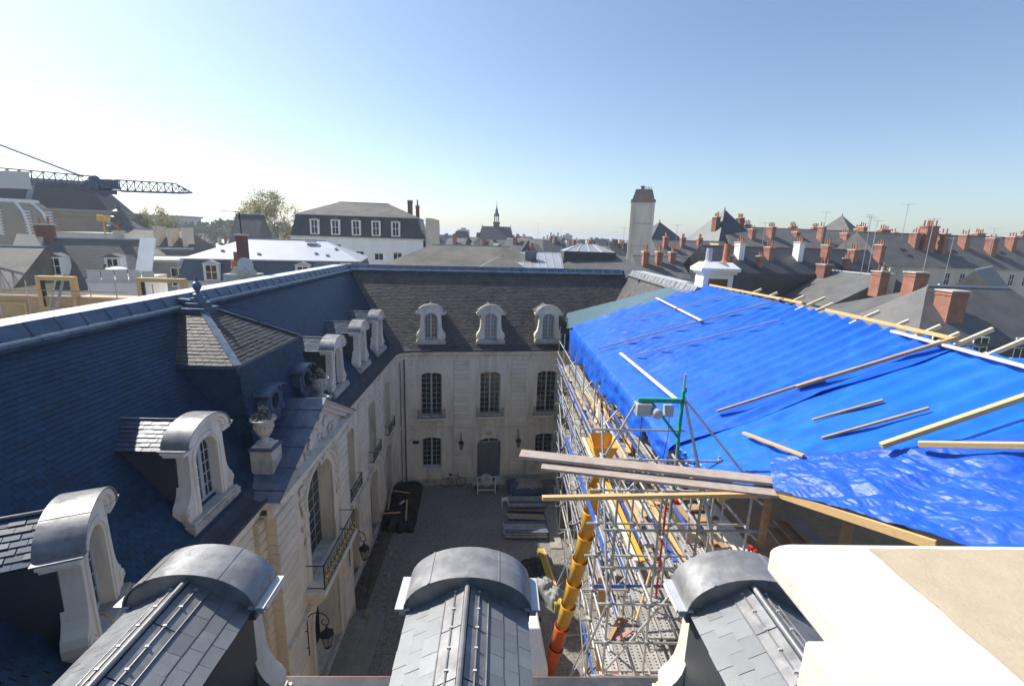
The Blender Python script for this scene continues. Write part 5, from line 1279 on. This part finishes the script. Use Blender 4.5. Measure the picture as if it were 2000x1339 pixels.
G().lathe([(.28,0),(.28,.4),(.4,.42),(.4,.5),(.1,.6)],10,(-.2,0,25.1)).obj('vent','lead_old',tw)
for k in range(5): G().tube([(.2+k*.22,.2,25.1),(.2+k*.22,.2,25.5+random.uniform(-.1,.15))],.05,6).obj('pipe','iron',tw)
# stone chimney with brick panel on the right wing ridge
t = thing('stone_chimney','white stone chimney with brick panel and two pots at the far tarp corner','chimney',(11.85,25.9,0),R(0))
G().box(-.82,.82,-.55,.55,12,16.1).obj('shaft','render_white',t,bevel=.02); G().box(-.52,.52,-.57,-.54,14.2,15.85).obj('brick_panel','brick_dark',t)
G().box(-.95,.95,-.68,.68,16.1,16.24).box(-1.08,1.08,-.8,.8,16.24,16.42).obj('cornice','render_white',t,bevel=.03); g = G(); g.add([(-1.05,-.78,16.42),(1.05,-.78,16.42),(1.05,.78,16.42),(-1.05,.78,16.42),(-.75,-.4,16.72),(.75,-.4,16.72),(.75,.4,16.72),(-.75,.4,16.72)],[(0,1,5,4),(1,2,6,5),(2,3,7,6),(3,0,4,7),(4,5,6,7)]); g.obj('flaunching','render_white',t)
G().lathe([(.22,0),(.24,.06),(.17,.12),(.16,.75)],12,(-.42,0,16.7)).obj('chimney_pot','zinc',t); G().lathe([(.24,0),(.26,.06),(.2,.12),(.17,1.0),(.19,1.04)],12,(.55,0,16.7)).obj('chimney_pot','pot',t)
# ------------------------------------------------------------------ right-hand rooftops
R1 = house('town_house','near grey hipped roof with lead hip beyond the tarped ridge',(37.4,53,11.0),(37.4,40.2,11.0),14,14.35,'hip',ins=6.5,wm='render_grey',rm='slate_far',
   chims=[(1.2,5.0,12.5,15.2,1.4,1.0,'brick',2,'stone_grime_shade','brick_dark'),(-.6,7.0,12.5,14.9,2.2,.9,'render_cream',2,'concrete','concrete')])[0]
house('town_house','longer grey roof with skylight strips beyond the near hipped roof',(38,78,11.0),(38,53.3,11.0),13.5,14.7,'gable',wm='render_grey',rm='slate_far',
   chims=[(11,3.4,12.5,14.9,1.0,1.6,'render_cream',0),(15.5,5.3,13.6,15.4,1.8,1.0,'brick_dark',3,'stone_grime_shade','brick_dark')])
rh = house('town_house','dark slated house with white windows at the right frame edge',atY(1795,648,37),atY(2140,700,37),9,14.6,'hip',ins=4,wm='slate_dark',rm='slate_far',
   wins=[(1.9,9.2,1.3,1.7),(5.4,9.2,1.3,1.7),(9,9.2,1.3,1.7)],chims=[(4.2,2.2,11.3,14.35,1.5,1.5,'brick',0,'stone_grime_shade'),(4.6,6.5,12.6,15.6,1.3,1.3,'brick',0,'stone_grime_shade')])[0]
house('town_house','cream gabled house with tiled verge at the right frame edge',atY(2010,640,42),atY(2012,640,54),9,16.0,'gable',wm='render_cream',rm='slate_far',gm='render_cream')
# middle terrace with dark slopes and party-wall chimneys
def row(name, label, A, B, D, zr, n, **kw):
    A = Vector(A); B = Vector(B)
    for k in range(n):
        a = A.lerp(B,(k+.0)/n); b = A.lerp(B,(k+1)/n)
        yield k, house(name, label(k), a, b, D, zr, **kw)
mid = ('first','second','third','fourth','fifth','sixth')
for k, (t, L, _) in row('terrace_house', lambda k: 'dark slate terrace house, %s from the white brick-panelled chimney in the middle row' % mid[k], atY(1405,532,60), atY(1745,538,66), 9, 17.45, 6, roof='gable', wm='slate_dark', rm='slate_dark', rafter=.02):
    chimney(t, L-.1, 2.6, 14, (17.9,17.4,18.2)[k % 3], .8, 1.1, 'render_white' if k in (0,2) else 'brick', 3)
    if k in (0,1,4): chimney(t, L*.45, 1.2, 14, 16.2, .6, .7, 'brick', 2)
# rear terrace with long slate ridge and tall brick chimneys
rl = ('first','second','third','fourth','fifth','sixth','seventh')
for k, (t, L, _) in row('terrace_house', lambda k: 'rear terrace house with tall brick chimney, %s from the pyramid roof' % rl[k], atY(1440,484,82), atY(1770,492,88), 13, 20.9, 7, roof='gable', wm='render_cream', rm='slate_far', rafter=.02):
    chimney(t, L-.3-.8*(k % 2), 3.0+.6*(k % 3), 17.6, (20.4,20.9,20.2,21.3,20.3,21.6,20.8)[k], .8, (1.2,1.6,1.3)[k % 3], 'brick', (2,4,3)[k % 3])
    if k in (1,3,4,6): chimney(t, L*.5, 8.5, 19, 21.4, 1.4, .8, 'brick', 4)
for k, (t, L, _) in row('terrace_house', lambda k: 'large right-hand slate roof over cream facade, %s from the tall freestanding chimney' % rl[k], atY(1735,518,74), atY(2120,530,80), 13, 20.4, 4, roof='gable', wm='render_cream', rm='slate_far', rafter=.3):
    ze = t.children[0].dimensions.z
    for u in (1.6,4.6,7.6): hwin(t,u,12.3,1.1,1.9)
    if k != 0: chimney(t, L*.3, 3.0, 16.6, 20.0+.4*(k % 2), 1.0, 1.3, 'brick', 2)
    chimney(t, L*.85, 4.0, 16.8, 20.4, .9, 1.3, 'brick', 3); chimney(t, L*.6, 7.5, 18, 20.9, 1.8, .9, 'brick', 4)
    G().box(-.5,.5,-.4,.4,0,.06,Matrix.Translation((L*.5,2.4,17.6)) @ Matrix.Rotation(R(38),4,'X')).obj('skylight','glass',t)
fc = thing('brick_chimney','tall broad freestanding brick chimney on the right-hand roofs','chimney',atY(1808,480,79)); fc.location.z = 0
G().box(-.95,.95,-.8,.8,12,21.4).obj('shaft','brick',fc); G().box(-1.1,1.1,-.95,.95,20.2,20.5).box(-1.05,1.05,-.9,.9,21.4,21.65).obj('cornice','brick',fc)
for k in range(6): G().lathe([(.14,0),(.17,.06),(.12,.12),(.11,.85),(.14,.9)],8,(-.75+k*.3,.3*(-1)**k,21.65)).obj('chimney_pot','pot',fc)
def pyramid(label, P, r, ze, za, rm='slate_dark', rot=.3, chim=True):
    t = thing('pyramid_roof', label, 'roof', (P.x,P.y,0), rot)
    G().box(-r*.94,r*.94,-r*.94,r*.94,0,ze).obj('wall','render_cream',t)
    g = G(); g.add([(-r,-r,ze),(r,-r,ze),(r,r,ze),(-r,r,ze),(0,0,za)],[(0,1,4),(1,2,4),(2,3,4),(3,0,4),(3,2,1,0)]); g.obj('roof',rm,t); G().lathe([(.15,-.3),(.1,.1),(.02,.5)],8,(0,0,za)).obj('finial','lead_old',t)
    if chim: chimney(t,-r*.62,-r*.3,ze,za-1.6,.9,1.1,'brick_dark',3); chimney(t,r*.75,-r*.1,ze,za-1.5,1.0,1.2,'brick_dark',4)
    return t
pyramid('tall dark pyramid roof flanked by two chimneys above the terraces', atY(1408,470,90), 4.6, 18.2, 24.0)
pyramid('small pyramid roof peeping over the rear terrace ridge', atY(1640,450,105), 3.6, 20.6, 24.6, 'slate_far', .6, False)
pyramid('dark pointed roof just behind the concrete tower', atY(1285,470,95), 4.2, 17.5, 21.6, 'slate_dark', .2, False)
# low roofs between the tower and the pyramid
for k, (x0, x1, y0, Y, zr, lb) in enumerate(((1255,1345,540,58,15.9,'grey slope with three brick stacks at the foot of the concrete tower'),(1290,1400,500,80,18.0,'small slate house with brick stacks left of the pyramid roof'))):
    t, L, _ = house('town_house', lb, atY(x0,y0,Y), atY(x1,y0+3,Y), 9, zr, 'gable', wm='render_cream', rm='slate_far')
    for j in range(3): chimney(t, L*(.15+.33*j), 2.4+.5*j, zr-2.4, zr+.5, .7, .9, 'brick', 3)
# far rooftops
rs = random.Random(5); fars = []
FL = [('slate roofed house in the nearer row between the spire and the concrete tower','nearer rooftops behind the far wing'),('faint slate roofed house in the farther row below the skyline behind the spire hall','farther rooftops behind the far wing'),('slate roofed house peeping over the right-hand terraces','rooftops behind the right terraces'),('slate roofed house beyond the large roofs at the far right','rooftops at the far right'),('low slate roofed house below the trees at the left skyline','rooftops below the left trees')]
def far_house(px, py, Y, wpx, zr, k, c=0):
    A = atY(px,py,Y); B = atY(px+wpx,py+1,Y+rs.uniform(-3,3)); z = zr-rs.uniform(2.2,3.4); A.z = B.z = z
    t, L, _ = house('far_house',FL[c][0],A,B,rs.uniform(7,10),zr,rs.choice(('gable','gable','hip')),wm=rs.choice(('render_cream','render_white','render_cream')),rm=rs.choice(('slate_far','slate_dark','slate_far')),group=FL[c][1])
    for j in range(rs.choice((1,2,3))): 
        c = G().box(-.35,.35,-.5,.5,z+.5,zr+rs.uniform(.4,1.2),Matrix.Translation((rs.uniform(.1,.9)*L,rs.uniform(2,5),0))).obj('chimney',rs.choice(('brick','brick_dark','render_cream')),t)
    return t
for k in range(15): far_house(842+k*27+rs.uniform(-6,6), 490, rs.uniform(105,135), rs.uniform(30,48), rs.uniform(15.8,17.7), k, 0)
for k in range(20): far_house(840+k*26+rs.uniform(-8,8), 478, rs.uniform(170,230), rs.uniform(24,38), rs.uniform(16.6,19.2), k, 1)
for k in range(16): far_house(1285+k*30+rs.uniform(-6,6), 480, rs.uniform(140,200), rs.uniform(26,40), rs.uniform(17,19.5), k, 2)
for k in range(9): far_house(1845+k*24, 490, rs.uniform(110,150), 34, rs.uniform(19,21.5), k, 3)
for k in range(12): far_house(300+k*24+rs.uniform(-6,6), 480, rs.uniform(130,170), rs.uniform(24,36), rs.uniform(13.5,15.5), k, 4)
# hall with lantern spire
sp = thing('town_hall','dark roofed hall with slender lantern spire on the skyline','town hall',(-1.7,200,0))
g = G(); g.box(-7,7,-5,5,0,16.5); g.obj('wall','render_cream',sp)
g = G(); g.add([(-7.3,-5.3,16.5),(7.3,-5.3,16.5),(7.3,5.3,16.5),(-7.3,5.3,16.5),(-5.9,-1,21.9),(5.9,-1,21.9),(5.9,1,21.9),(-5.9,1,21.9)],[(0,1,5,4),(1,2,6,5),(2,3,7,6),(3,0,4,7),(4,5,6,7)]); g.obj('roof','slate_dark',sp)
G().lathe([(1.3,21),(1.3,23),(1.5,23.2),(1.5,23.6),(1.0,23.8)],8).obj('lantern_base','slate_dark',sp)
for k in range(8): G().tube([(.85*math.cos(k*.785),.85*math.sin(k*.785),23.7),(.85*math.cos(k*.785),.85*math.sin(k*.785),26)],.13,5).obj('column','slate_dark',sp)
G().lathe([(1.1,26),(1.2,26.2),(1.0,26.8),(.6,27.6),(.5,28.2),(.6,28.4),(.25,29.2),(.1,30.5),(.02,32.5)],8).obj('spire','slate_dark',sp)
for x in (-5.9,5.9): G().lathe([(.15,0),(.1,.6),(.02,1.2)],6,(x,0,21.9)).obj('finial','lead_old',sp)
t = thing('pavilion_house','dark mansard pavilion left of the hall with the spire','building',(-15,190,0)); G().box(-3.5,3.5,-3,3,0,15.5).obj('wall','render_cream',t); g = G(); g.add([(-3.7,-3.2,15.5),(3.7,-3.2,15.5),(3.7,3.2,15.5),(-3.7,3.2,15.5),(-2.2,-2,19.5),(2.2,-2,19.5),(2.2,2,19.5),(-2.2,2,19.5)],[(0,1,5,4),(1,2,6,5),(2,3,7,6),(3,0,4,7),(4,5,6,7)]); g.obj('roof','slate_dark',t)
t = thing('office_block','pale flat roofed office block right of the hall with the spire','building',(11.5,150,0)); G().box(-9,4,0,8,0,17.3).obj('wall','render_cream',t); G().box(-9.2,4.2,-.2,8,17.3,17.5).obj('parapet','concrete',t)
for k in range(5): G().box(3+k*1.1,3.5+k*1.1,1,1.5,17.5,18.8+(k % 2)*.8).obj('flue','zinc',t)
for px, hgt, Y in ((905,23,420),(1100,20,520),(1108,22,500),(1165,19,520),(845,26,380)):
    P = atY(px,455,Y); t = thing('tower_block','tiny far tower block on the horizon','building',(P.x,P.y,0),0,'far tower blocks'); G().box(-5,5,-4,4,0,hgt).obj('wall','render_grey',t); G().box(-2,2,-2,2,hgt,hgt+1.6).obj('lift_housing','render_grey',t)
t = thing('long_hall','long pale flat roofed building beyond the left trees','building',(-232,330,0)); G().box(-16,20,0,20,0,24).obj('wall','render_grey',t); G().box(-17,21,-1,21,24,25.2).obj('roof_edge','slate_far',t)
# ------------------------------------------------------------------ aerials on the roofs
AL = ['thin aerial just left of the concrete tower','aerial behind the right chimney of the tall pyramid roof','aerial left of the small pyramid roof','aerial right of the small pyramid roof','tall aerial left of the broad freestanding chimney','tall aerial standing in front of the broad freestanding chimney','aerial between the right-hand roof chimneys','aerial near the right end of the skyline','aerial mast above the middle terrace','tall aerial mast on the near grey hipped roof chimney','faint far aerial right of the spire','faint far aerial midway between spire and concrete tower','aerial between the concrete tower and the pyramid roof']
for k, (px, py, Y, h) in enumerate(((1218,465,90,4),(1490,470,80,5),(1605,470,84,7),(1690,470,84,6.5),(1760,470,80,8),(1805,520,60,8),(1850,520,66,6),(1935,480,80,5),(1700,505,62,7),(1680,540,56,9),(1050,462,150,6),(1095,462,160,5),(1320,470,90,5))):
    P = atY(px,py,Y); t = thing('roof_aerial',AL[k],'aerial',(P.x,P.y,P.z-2),random.uniform(-.6,.6),'television aerials')
    g = G().tube([(0,0,0),(0,0,h)],.035,5); g.obj('mast','steel',t); g = G().tube([(-.9,0,h-.1),(.9,0,h-.1)],.02,4)
    for q in range(7): g.tube([(-.85+q*.28,-.35,h-.1),(-.85+q*.28,.35,h-.1)],.013,4)
    g.obj('antenna','steel',t)
# ------------------------------------------------------------------ left side
th = thing('theatre','large theatre with dark trapezoid roof and pale curved rear at far left','theatre',(-84,97,0),R(24))
G().box(-22,6.5,0,22,0,19.2).obj('wall','theatre_stone',th); G().box(-22.4,7,-.4,22.4,19.2,20.0).box(-22.8,7.5,-.8,22.8,20.0,20.5).obj('cornice','theatre_stone',th)
g = G(); g.add([(-22,1,20.5),(6.0,1,20.5),(6.0,20,20.5),(-22,20,20.5),(-20,5,25.5),(2.2,5,25.5),(2.2,16,25.5),(-20,16,25.5)],[(0,1,5,4),(1,2,6,5),(2,3,7,6),(3,0,4,7),(4,5,6,7)]); g.obj('roof','theatre_slate',th)
G().box(-20.3,2.6,4.6,16.4,25.5,26.2).obj('roof_crest','lead_old',th); G().bar((-6,4.9,25.6),(-6.3,1,20.6),.9,.3).obj('roof_rib','lead',th)
ap = thing('theatre_apse','pale curved rear roof with bolted white ribs below the theatre','roof',(-92,90,0),R(20)); n = 16
g = G(); prof = [(8.0,0),(8.0,15.5),(7.8,17.6),(7.2,19.6),(6.3,20.8),(5.6,21.3)]
vs = [(r*math.cos(math.pi+math.pi*k/n)*1.25, r*math.sin(math.pi+math.pi*k/n)*.75, z) for r,z in prof for k in range(n+1)]
g.add(vs,[(i*(n+1)+k,i*(n+1)+k+1,(i+1)*(n+1)+k+1,(i+1)*(n+1)+k) for i in range(len(prof)-1) for k in range(n)]); g.obj('shell','theatre_stone',ap,smooth=True)
for k in range(2,n,2):
    a = math.pi+math.pi*k/n; G().tube([((r+.08)*math.cos(a)*1.25,(r+.08)*math.sin(a)*.75,z) for r,z in prof[1:]],.22,5).obj('rib','render_white',ap)
    for q in range(9): G().box(-.45,.45,-.12,.12,-.1,.1,Matrix.Translation((8.05*math.cos(a)*1.25,8.05*math.sin(a)*.75,15.6+q*.5)) ).obj('bolt_plate','render_white',ap)
G().tube([(5.7*math.cos(math.pi+math.pi*k/n)*1.25,5.7*math.sin(math.pi+math.pi*k/n)*.75,21.4) for k in range(n+1)],.35,6).obj('crown_band','render_white',ap)
cu = thing('cupola','small dark stepped cupola with finial right of the theatre','cupola',atY(236,440,92)); cu.location.z = 0
G().lathe([(2.2,0),(2.2,17.5),(1.9,17.8),(1.5,19.2),(1.2,19.4),(1.1,20.2),(.5,20.6),(.35,21.2),(.12,21.6),(.02,22.4)],10).obj('dome','slate_dark',cu)
g = G(); g.add([(-1.5,-3,19.0),(4.2,-3,15.8),(4.2,4,15.8),(-1.5,4,19.0)],[(0,1,2,3)]); g.box(-1.5,4.2,-2.9,4,0,15.7); g.obj('wing_roof','slate_dark',cu)
# theatre side annexes
house('town_house','flat beige annexe with blue skylight strip below the theatre',atY(110,452,84),atY(228,462,84),8,19.0,'flat',wm='render_cream',rm='zinc')
house('town_house','small beige roof with row of slab chimneys left of the distant tree',atY(190,492,66),atY(372,500,66),8,17.3,'hip',ins=2.5,wm='render_cream',rm='slate_lichen',chims=[(7.2,2,14.5,17.6,.6,1.6,'render_cream',0),(9.0,2,14.3,17.4,.6,1.6,'render_cream',0),(11,2,14.2,17.5,.6,1.6,'render_cream',0)])
# gabled house with slate roof and two dormers
A = atY(60,570,44); B = atY(262,562,47); A.z = B.z = 11.6
t, L, _ = house('town_house','white gabled house with dark slate roof and two white dormers at left',A,B,9.5,16.3,'gable',wm='render_white',rm='slate_far',dorm=[(1.9,13.1,.9,1.5),(6.2,13.1,.9,1.5)],rafter=.05)
for u in (1.5,4.2,7): hwin(t,u,9.0,1.0,1.7)
chimney(t,.1,4.75,15.4,17.5,1.3,.7,'brick_dark',2); chimney(t,5.6,5.6,15.2,17.0,.8,.6,'render_cream',1)
G().bar((-1.0,-.1,11.75),(-1.0,4.75,16.5),2.0,.3).obj('verge_wall','render_cream',t); G().bar((L+.6,-.1,11.75),(L+.6,4.75,16.4),1.3,.3).obj('verge_wall','render_white',t)
G().box(-1.9,-.05,.3,9.2,0,11.7).obj('side_wall','render_cream',t); G().box(L+.05,L+1.2,.3,9.2,0,11.7).obj('side_wall','render_white',t)
house('town_house','cream house with brick chequer panel at the far left frame edge',atY(-260,560,38),atY(22,560,40),9,15.6,'gable',wm='render_cream',rm='slate_lichen',wins=[(10.2,9.6,.9,1.8),(7.5,9.6,.9,1.8)])
# grey terrace building with plants and awning
A = atY(236,512,52); B = atY(345,512,54)
t, L, _ = house('town_house','dark grey flat roofed building with planted terrace and awning',A,B,8,15,'flat',wm='render_grey',rm='zinc')
hwin(t,1.5,11.5,1.0,2.0); hwin(t,5,11.3,1.4,2.0)
for k in range(5): G().tube([(1+k*1.1,2,15.3),(1.9+k*1.1,2.6,15.3)],.12,6).obj('duct','zinc',t)
A = atY(170,552,40); B = atY(272,552,41)
t, L, _ = house('town_house','white terrace wall with frosted glass balustrade panels',A,B,6,14,'flat',wm='render_white',rm='concrete',wins=[(1.5,10.6,.9,1.3),(4.0,10.6,.9,1.3)])
for k in range(5): G().box(.1+k*.95,.98+k*.95,.0,.03,A.z+.25,A.z+1.0).obj('balustrade_panel','dish',t)
G().bar((0,.0,A.z+1.05),(L,.0,A.z+1.05),.05,.05).obj('handrail','steel',t)
aw = thing('parasol','flat white parasol on the planted terrace','parasol',atY(232,548,44)); aw.location.z = 0
G().lathe([(.85,13.85),(.5,13.98),(.05,14.05)],8).obj('canopy','paint_white',aw); G().tube([(0,0,12),(0,0,14.0)],.04,6).obj('pole','steel',aw)
def shrub(label, P, r, n, sd, mt='leaf_green', name='shrub'):
    rs = random.Random(sd); t = thing(name, label, 'plant', (P.x,P.y,0)); g = G()
    for k in range(n):
        v = Vector((rs.gauss(0,1),rs.gauss(0,1),rs.gauss(0,.7))); v = v.normalized()*r*rs.uniform(.3,1); q = r*.12
        M = Matrix.Translation(v+Vector((0,0,P.z))) @ Matrix.Rotation(rs.uniform(0,6),4,Vector((rs.random(),rs.random(),rs.random()+.01)))
        g.add([(-q,-q*.5,0),(q,-q*.5,0),(q,q*.5,0),(-q,q*.5,0)],[(0,1,2,3)],M)
    g.obj('foliage',mt,t,fix=False); G().tube([(0,0,P.z-1.6),(0,0,P.z)],.06,5).obj('stem','bark',t)
shrub('leafy shrub beside the parasol on the roof terrace', atY(215,535,44.5), .9, 260, 1); shrub('tall bamboo like plant at the left of the terrace', atY(200,540,42), .7, 200, 2); shrub('row of low planting on the grey terrace edge', atY(268,540,45), .6, 160, 3)
# timber framed construction beyond the ridge
wf = thing('timber_structure','plywood parapet with open timber window frames beyond the left ridge','timber frame',(-28.5,26.8,0))
G().box(0,8.2,0,.18,11.5,13.75).obj('plywood_wall','plywood',wf); G().box(-2,14,.4,9,10.5,12.6).obj('floor_deck','plywood',wf)
def wframe(u0,u1,z0,z1,w_=.22):
    f = G().box(u0,u0+w_,-.1,.2,z0,z1).box(u1-w_,u1,-.1,.2,z0,z1).box(u0+w_,u1-w_,-.1,.2,z1-w_,z1).box(u0+w_,u1-w_,-.1,.2,z0,z0+w_*.7).obj('window_frame','timber',wf)
    G().box(u0+w_,u0+w_+.05,-.05,.16,z0+.16,z1-w_).box(u1-w_-.05,u1-w_,-.05,.16,z0+.16,z1-w_).obj('jamb_liner','black',f)
wframe(2.95,5.0,13.0,14.85); wframe(8.4,11.0,13.1,14.9); wframe(.2,2.2,12.4,13.35,.12)
for u in (1.0,2.6,6.0,7.4,9.4,10.4): G().tube([(u,-.3,12.6),(u,-.3,14.6)],.025,6).obj('guard_post','steel',wf)
G().tube([(-1,-.3,14.1),(8,-.3,14.1)],.03,6).tube([(-1,-.3,13.7),(8,-.3,13.7)],.03,6).obj('guard_rail','copper',wf)
G().bar((3.9,-.5,12.4),(4.35,.2,15.0),.06,.12).bar((3.6,-.5,12.4),(3.8,.2,14.7),.05,.08).obj('prop','steel',wf)
for k in range(3): G().lathe([(.22,0),(.3,.5),(.32,.52)],12,(5.6+k*1.2,2.4,12.62)).obj('plant_pot','terracotta',wf)
# far left chimney stacks and terraces
ys_ = thing('warning_beacon','yellow site beacon on a pole below the theatre','beacon',atY(203,440,70)); ys_.location.z = 0
G().box(-.5,.5,-.5,.5,18.2,19.0).obj('lamp','chute_yellow',ys_,bevel=.05); G().tube([(0,0,10),(0,0,18.2)],.08,6).obj('pole','chute_yellow',ys_)
G().tube([atZ(180,1206,10.85),atZ(192,1199,10.95),atZ(206,1199,11.0),atZ(216,1206,10.95),atZ(224,1218,10.8)],.012,6).obj('yellow_cable','chute_yellow',label='short yellow cable looped over the near left dormer sill',cat='cable',smooth=True)
# ------------------------------------------------------------------ crane
cr = thing('tower_crane','dark blue lattice crane jib reaching in from the left over the theatre','crane')
def lattice(p, q, r0, r1, n, name):
    p = Vector(p); q = Vector(q); d = (q-p).normalized(); sd = d.cross(Vector((0,0,1))).normalized(); u_ = sd.cross(d); g = G()
    def c(t, k): 
        r = r0+(r1-r0)*t; b = p.lerp(q,t); return b + (sd*r*(k-.5) if k < 2 else u_*r*.95)
    for k in (0,1,2): g.tube([c(i/n,k) for i in range(n+1)],.055,5)
    for i in range(n):
        a, b = i/n,(i+1)/n; m_ = (a+b)/2
        for k in (0,1): g.tube([c(a,k),c(m_,2)],.03,4).tube([c(m_,2),c(b,k)],.03,4)
        g.tube([c(a,0),c(b,1)],.025,4)
    return g.obj(name,'crane_blue',cr)
j0, j1, j2 = atY(-420,318,45), atY(190,372,45), atY(375,377,45)
lattice(j0,j1,1.25,1.25,26,'jib'); lattice(atY(228,373,45),atY(345,377,45),1.0,.85,8,'jib_tip'); lattice(atY(345,377,45),j2,.85,.05,3,'jib_nose')
G().tube([atY(-420,120,45),atY(0,283,45),atY(162,345,45)],.07,6).obj('tie_bar','crane_blue',cr)
hb = atY(205,362,45); g = G()
for k in range(6): g.lathe([(.12,-.12),(.5,-.1),(.55,0),(.5,.1),(.12,.12)],14,M=Matrix.Translation(hb+Vector((random.uniform(-.9,.9),random.uniform(-.4,.4),random.uniform(-.5,.5)))) @ Matrix.Rotation(R(90),4,'X'))
g.box(hb.x-.9,hb.x+.7,hb.y-.4,hb.y+.4,hb.z-.75,hb.z-.4).box(hb.x-.1,hb.x+.9,hb.y-.45,hb.y+.45,hb.z-.3,hb.z+.5).box(hb.x-1.5,hb.x-.4,hb.y-.3,hb.y+.3,hb.z-.2,hb.z+.4); g.obj('winch','crane_blue',cr,bevel=.04)
b0_ = atY(-60,342,44.2); G().box(b0_.x,b0_.x+5.1,b0_.y-.04,b0_.y,b0_.z-1.0,b0_.z+.45).obj('banner','dish',cr)
cw_ = j0+Vector((-3,0,0)); G().box(cw_.x-1,cw_.x+1,cw_.y-1,cw_.y+1,0,cw_.z+9).obj('mast','crane_blue',cr)
# ------------------------------------------------------------------ trees
def tree(label, P, H, rad, seed, nleaf, mt='leaf', lw=.16):
    rs = random.Random(seed); t = thing('tree', label, 'tree', (P.x,P.y,0)); g = G(); tips = []
    def grow(p, d, L, r, dep):
        n = 3; pts = [p]; q = p
        for k in range(n):
            d = (d+Vector((rs.gauss(0,.10),rs.gauss(0,.10),rs.gauss(.02,.06)))).normalized(); q = q+d*L/n; pts.append(q)
        g.tube(pts,[r*(1-.35*k/n) for k in range(n+1)],5 if dep > 1 else 8,caps=False)
        if dep >= 3: tips.extend(pts[1:])
        if dep >= 6: return
        for k in range(rs.choice((2,3,3)) if dep else 5):
            a = Vector((rs.gauss(0,1),rs.gauss(0,1),rs.gauss(0,.6))).normalized()
            grow(q,(d*(.75 if dep else .5)+a*(.75 if dep else .9)+Vector((0,0,.12))).normalized(),L*rs.uniform(.62,.82),r*.6,dep+1)
    grow(Vector((0,0,0)),Vector((0,0,1)),H*.36,H*.022,0)
    mz = max(p.z for p in tips); mr = max(math.hypot(p.x,p.y) for p in tips); sx = rad/mr; sz = H/mz
    g.v = [(x*sx,y*sx,z*sz) for x,y,z in g.v]; g.obj('trunk','bark',t,smooth=True)
    f = G()
    for k in range(nleaf):
        p = rs.choice(tips); p = Vector((p.x*sx,p.y*sx,p.z*sz))+Vector((rs.gauss(0,.45),rs.gauss(0,.45),rs.gauss(0,.4))); q = lw*rs.uniform(.6,1.4)
        M = Matrix.Translation(p) @ Matrix.Rotation(rs.uniform(0,6),4,Vector((rs.gauss(0,1),rs.gauss(0,1),rs.gauss(0,1))).normalized())
        f.add([(-q,-q*.6,0),(q,-q*.6,0),(q*.6,q*.6,0),(-q*.6,q*.6,0)],[(0,1,2,3)],M)
    f.obj('crown',mt,t,fix=False)
P = atY(512,470,112); tree('large spreading tree with thin spring leaves left of the white mansard house', P, 27.2, 10.5, 3, 9000, lw=.14)
P = atY(302,470,118); tree('smaller rounded spring tree between theatre and distant woods', P, 23.2, 5.6, 8, 6000, lw=.13)
rs = random.Random(9); g = G()
for k in range(9000):
    x = rs.uniform(-300,-95); y = rs.uniform(230,330); z = 19+4*noise.noise((x*.05,y*.03,0))+rs.uniform(-7,1); q = rs.uniform(.5,1.2)
    M = Matrix.Translation((x,y,z)) @ Matrix.Rotation(rs.uniform(0,6),4,Vector((rs.random(),rs.random(),rs.random()+.01)))
    g.add([(-q,-q,0),(q,-q,0),(q,q,0),(-q,q,0)],[(0,1,2,3)],M)
g.obj('distant_wood','far_wood',kind='stuff',fix=False,label='belt of green woodland on the left horizon',cat='wood')
g = G()
for k in range(9000):
    x = rs.uniform(-250,420); y = rs.uniform(480,620); z = 12+4*noise.noise((x*.02,y*.02,4))+rs.uniform(-6,1); q = rs.uniform(.8,2.2)
    M = Matrix.Translation((x,y,z)) @ Matrix.Rotation(rs.uniform(0,6),4,Vector((rs.random(),rs.random(),rs.random()+.01)))
    g.add([(-q,-q,0),(q,-q,0),(q,q,0),(-q,q,0)],[(0,1,2,3)],M)
g.obj('distant_wood','far_wood',kind='stuff',fix=False,label='faint tree line on the horizon beyond the town',cat='wood')

# ------------------------------------------------------------------ haze
hz = bpy.data.materials.new('haze'); hz.use_nodes = True; M_['haze'] = hz; hn = hz.node_tree
hn.nodes.remove(hn.nodes['Principled BSDF']); pv = hn.nodes.new('ShaderNodeVolumePrincipled')
pv.inputs['Color'].default_value = (.86,.92,1,1); pv.inputs['Density'].default_value = .0005; pv.inputs['Anisotropy'].default_value = .35
hn.links.new(pv.outputs[0], hn.nodes['Material Output'].inputs['Volume'])
G().box(-4100,4100,-700,5100,-2.3,48).obj('haze','haze',kind='stuff')
